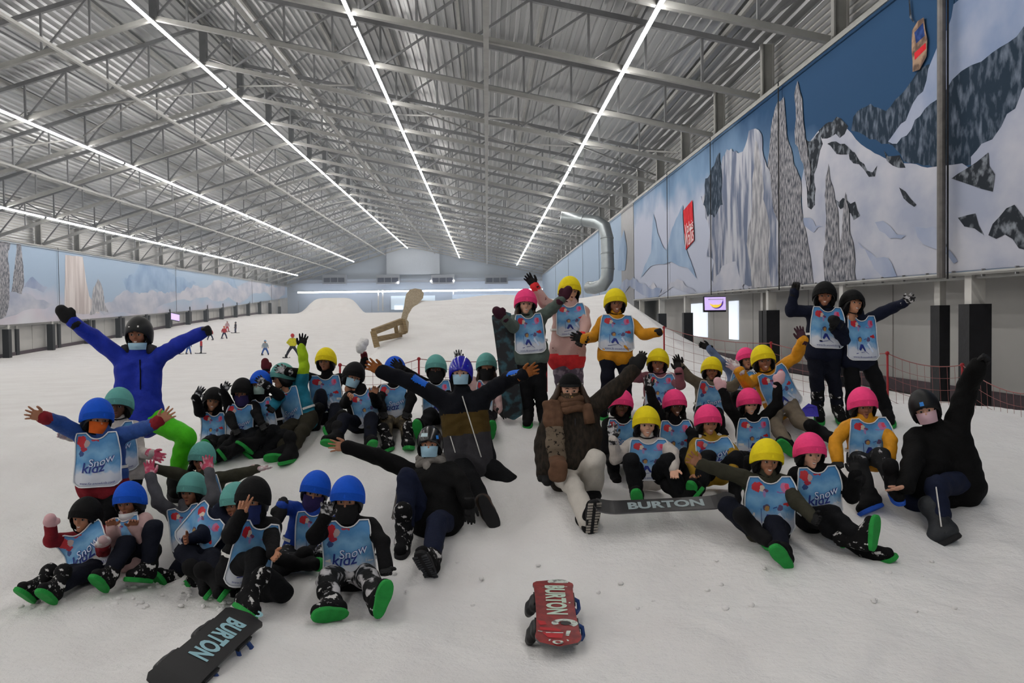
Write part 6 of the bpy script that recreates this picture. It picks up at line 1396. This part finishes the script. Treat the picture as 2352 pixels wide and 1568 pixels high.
for i in range(n-1): f += [(i, n+i, n+i+1, i+1), (2*n+i, 2*n+i+1, 3*n+i+1, 3*n+i), (i, i+1, 2*n+i+1, 2*n+i), (n+i, 3*n+i, 3*n+i+1, n+i+1)]
f += [(0, 2*n, 3*n, n), (n-1, 2*n-1, 4*n-1, 3*n-1)]
MB().add(v, f).link('plywood', M_PLY, t, False)
A0, A1, A2 = W(857, 762, 19.4), W(923, 737, 20.8), W(858, 795, 19.4)
for a, b, w_, nm in ((A0, A1, 0.14, 'beam'), (W(860, 780, 19.4), W(920, 768, 20.7), 0.12, 'beam'), (W(857, 760, 19.38), W(866, 797, 19.38), 0.13, 'post'), (W(908, 742, 20.5), W(913, 774, 20.5), 0.13, 'post'), (W(924, 736, 20.82), W(930, 764, 20.7), 0.16, 'post')):
    MB().bar(a-base, b-base, 0.09, w_).link(nm, M_WOOD, t)
# ------------------------------------------------------------------ red net fence
M_REDP = mat('red_fence_pole', '8c2026', 0.6, var=0.15); M_NET = mat('red_net', '8a5a58', 0.8)
def fence_pole(px, py0, py1, Y, lab):
    a, b = W(px, py1, Y), W(px, py0, Y); t = empty('fence_pole', a, lab, 'pole', 'red net fence poles')
    link('pole', MB().tube([(0, 0, -0.3), b-a], 0.015, 8).mesh('pole', M_REDP, True), t); link('cap', MB().sphere(b-a, 0.028, 8).mesh('cap', M_REDP, True), t)
    return b, a
def net(b0, b1, h, lab, sag=0.08):
    mb = MB(); n = 10; top = [b0+(b1-b0)*i/n-np.array([0, 0, sag*4*(i/n)*(1-i/n)]) for i in range(n+1)]
    o = b0.copy(); mb.tube([p-o for p in top], 0.006, 5)
    for k in range(1, 6): mb.tube([p-o-np.array([0, 0, h*k/5]) for p in top], 0.0025, 4)
    for p in top[1:-1]: mb.tube([p-o, p-o-np.array([0, 0, h])], 0.0025, 4)
    t = mb.link('safety_net', M_NET, label=lab, cat='net', kind='stuff'); t.location = tuple(o)
p1_, _ = fence_pole(962, 824, 905, 12.2, 'thin red fence pole behind the teal helmet child in the middle row'); p0_, _ = fence_pole(781, 838, 930, 11.5, 'thin red fence pole behind the yellow helmet child in the middle row'); p2_, _ = fence_pole(1255, 812, 900, 12.6, 'thin red fence pole behind the standing pink helmet child')
net(p0_, p1_, 0.6, 'red safety net between the poles behind the middle row, left span'); net(p1_, p2_, 0.6, 'red safety net between the poles behind the middle row, right span')
q0, _ = fence_pole(1525, 752, 835, 14.5, 'thin red fence pole behind the orange jacket child standing'); q1, _ = fence_pole(1771, 788, 880, 12.6, 'thin red fence pole behind the yellow helmet child with raised orange arm'); q2, _ = fence_pole(2038, 811, 930, 10.6, 'thin red fence pole by the right wall beside the standing pair'); q3, _ = fence_pole(2210, 838, 950, 10.2, 'thin red fence pole near the raised black glove'); q4 = W(2360, 905, 9.0)
for i, (a, b) in enumerate(((q0, q1), (q1, q2), (q2, q3), (q3, q4))): net(a, b, 0.75, 'red safety net along the right wall, %s span from the back' % ('first', 'second', 'third', 'fourth')[i])
# ------------------------------------------------------------------ skiers far up the slope
M_SKI = mat('ski', '3a3c44', 0.4)
def skier(px, py, hpx, jm, pm, hm_, lab, spread=0.26, face=0, hips=False, crouch=0.0):
    p = on_ground(px, py, 20, 110); Y = p[1]; H = hpx*Y/F; s = H/1.32
    p[2] = gz(p[0], p[1])
    t = empty('person', p, lab, 'person', 'distant skiers'); lk = lambda nm, pr, m, vx=0.03: (lambda q: link(nm, mesh_from(nm, q[0], q[1], m, None, True), t))(surface([(np.array(a)*s, np.array(b)*s, ra*s, rb*s, 0.03*s) for a, b, ra, rb in pr], vx*s))
    z = -0.1*crouch
    lk('jacket', [((-0.05, 0, 0.66+z), (-0.08, 0, 0.98+z), 0.10, 0.10), ((0.05, 0, 0.66+z), (0.08, 0, 0.98+z), 0.10, 0.10)]+
       [((sx*0.15, 0, 1.0+z), (sx*(0.27 if hips else 0.22), 0.02, 0.84+z), 0.055, 0.05) for sx in (-1, 1)]+[((sx*(0.27 if hips else 0.22), 0.02, 0.84+z), (sx*(0.15 if hips else 0.24), -0.06, 0.70+z), 0.05, 0.042) for sx in (-1, 1)], jm)
    lk('trousers', [((-0.05, 0, 0.62+z), (0.05, 0, 0.62+z), 0.1, 0.1)]+[((sx*0.07, 0, 0.58+z), (sx*(0.07+spread)*0.55, -0.04*crouch, 0.33), 0.085, 0.065) for sx in (-1, 1)]+[((sx*(0.07+spread)*0.55, -0.04*crouch, 0.33), (sx*spread, 0, 0.06), 0.065, 0.055) for sx in (-1, 1)], pm)
    lk('body', [((0, 0, 1.05+z), (0, 0, 1.18+z), 0.05, 0.07), ((-0.01, -0.03, 1.16+z), (0.01, -0.03, 1.13+z), 0.075, 0.055)]+[((sx*(0.15 if hips else 0.24), -0.06, 0.70+z), (sx*(0.12 if hips else 0.24), -0.09, 0.64+z), 0.035, 0.03) for sx in (-1, 1)], SKIN['tan'], 0.025)
    lk('helmet', [((0, 0.01, 1.215+z), (0, 0.012, 1.225+z), 0.105, 0.1)], hm_, 0.022)
    for sx in (-1, 1):
        lk('boot', [((sx*spread, 0, 0.06), (sx*spread*0.96, 0, 0.16), 0.055, 0.06), ((sx*spread, 0.02, 0.05), (sx*spread*0.9, -0.10, 0.05), 0.045, 0.042)], M_BOOT)
        MB().add([], []).tube([np.array((sx*spread*1.15, 0.42, 0.015))*s, np.array((sx*spread, 0, 0.012))*s, np.array((sx*spread*0.8, -0.42, 0.012))*s, np.array((sx*spread*0.75, -0.5, 0.05))*s], 0.032*s, 6).link('ski', M_SKI, t)
    t.rotation_euler = (0, 0, math.radians(face))
    return t
SR = fabric('skier_red', 'b0323a', 0.7); SN = fabric('skier_navy', '2c3350', 0.7); SY = fabric('skier_yellow', 'c9c226', 0.6); SG = fabric('skier_pale', '98a4ae', 0.7); SB = fabric('skier_blue', '3a5fa6', 0.7); SK = fabric('skier_dark', '2a2c36', 0.7); HB = mat('skier_helmet_light_blue', '6aa8cc', 0.4); HR = mat('skier_helmet_red', 'b8242c', 0.4); HO = mat('skier_helmet_orange', 'c8602c', 0.4); HG = mat('skier_helmet_grey', '555c66', 0.4); HP_ = mat('skier_helmet_pale', 'b0a0a4', 0.4)
skier(672, 822, 56, SY, SK, HR, 'distant ski instructor in yellow jacket and red helmet seen from behind, hands on hips', 0.36, 180, True)
skier(609, 816, 36, SG, SB, HB, 'distant small skier in pale jacket and blue trousers beside the yellow instructor', 0.26, 20, crouch=0.5)
skier(462, 812, 35, SR, SN, HB, 'distant small skier in red jacket with light blue helmet below the blue sleeve', 0.20, -70)
skier(515, 778, 30, SR, SN, HO, 'distant small skier in red jacket with orange helmet by the gloved fist', 0.24, 30, crouch=0.4)
skier(483, 781, 30, SR, SN, HR, 'distant small skier in red behind the gloved fist of the blue instructor', 0.26, 10, crouch=0.6)
skier(522, 762, 25, fabric('skier_rose', 'b89aa0', 0.7), SR, HP_, 'distant small skier in pale rose with red trousers near the left wall', 0.18, 40)
skier(541, 765, 27, SK, SN, HG, 'distant small skier in dark clothes highest up near the left wall', 0.14, -60, crouch=0.5)
skier(433, 813, 33, SB, SB, HG, 'distant small skier in blue half hidden by the blue sleeve', 0.2, 30)
skier(410, 814, 33, SR, SK, HG, 'distant small skier in dark red half hidden by the blue sleeve', 0.2, -40)

# loose clods of snow kicked up round the boots
_r = random.Random(11); _mb = MB()
_o0 = on_ground(290, 1370)
for _ in range(150):
    if _r.random() < 0.7: _p = on_ground(_r.uniform(40, 560), _r.uniform(1335, 1405))
    else: _p = on_ground(_r.uniform(600, 2200), _r.uniform(1290, 1420))
    _q = _r.uniform(0.006, 0.022); _mb.sphere((_p[0]-_o0[0], _p[1]-_o0[1], gz(_p[0], _p[1])-_o0[2]+_q*0.4), (_q*_r.uniform(0.8, 1.5), _q*_r.uniform(0.8, 1.5), _q*0.8), 7)
_o = _mb.link('snow_clods', snow_material(), None, True, label='loose clods of snow kicked up round the boots in front', cat='snow', kind='stuff'); _o.location = tuple(_o0)
build_snow()
# ------------------------------------------------------------------ thin cold haze that fills the far half of the hall
HZ = bpy.data.materials.new('cold_haze'); HZ.use_nodes = True; _n = HZ.node_tree.nodes; _n.remove(_n['Principled BSDF'])
_v = _n.new('ShaderNodeVolumeScatter'); _v.inputs['Density'].default_value = 0.0030; _v.inputs['Color'].default_value = (0.80, 0.90, 1.0, 1); _v.inputs['Anisotropy'].default_value = 0.2
HZ.node_tree.links.new(_v.outputs[0], _n['Material Output'].inputs['Volume'])
_o = hlink(MB().box((WL-0.5, 26, -4), (WR+0.5, Y_END-0.4, RH+TD+0.1)), 'haze', HZ, label='thin bluish haze filling the far half of the hall', cat='haze', kind='stuff')
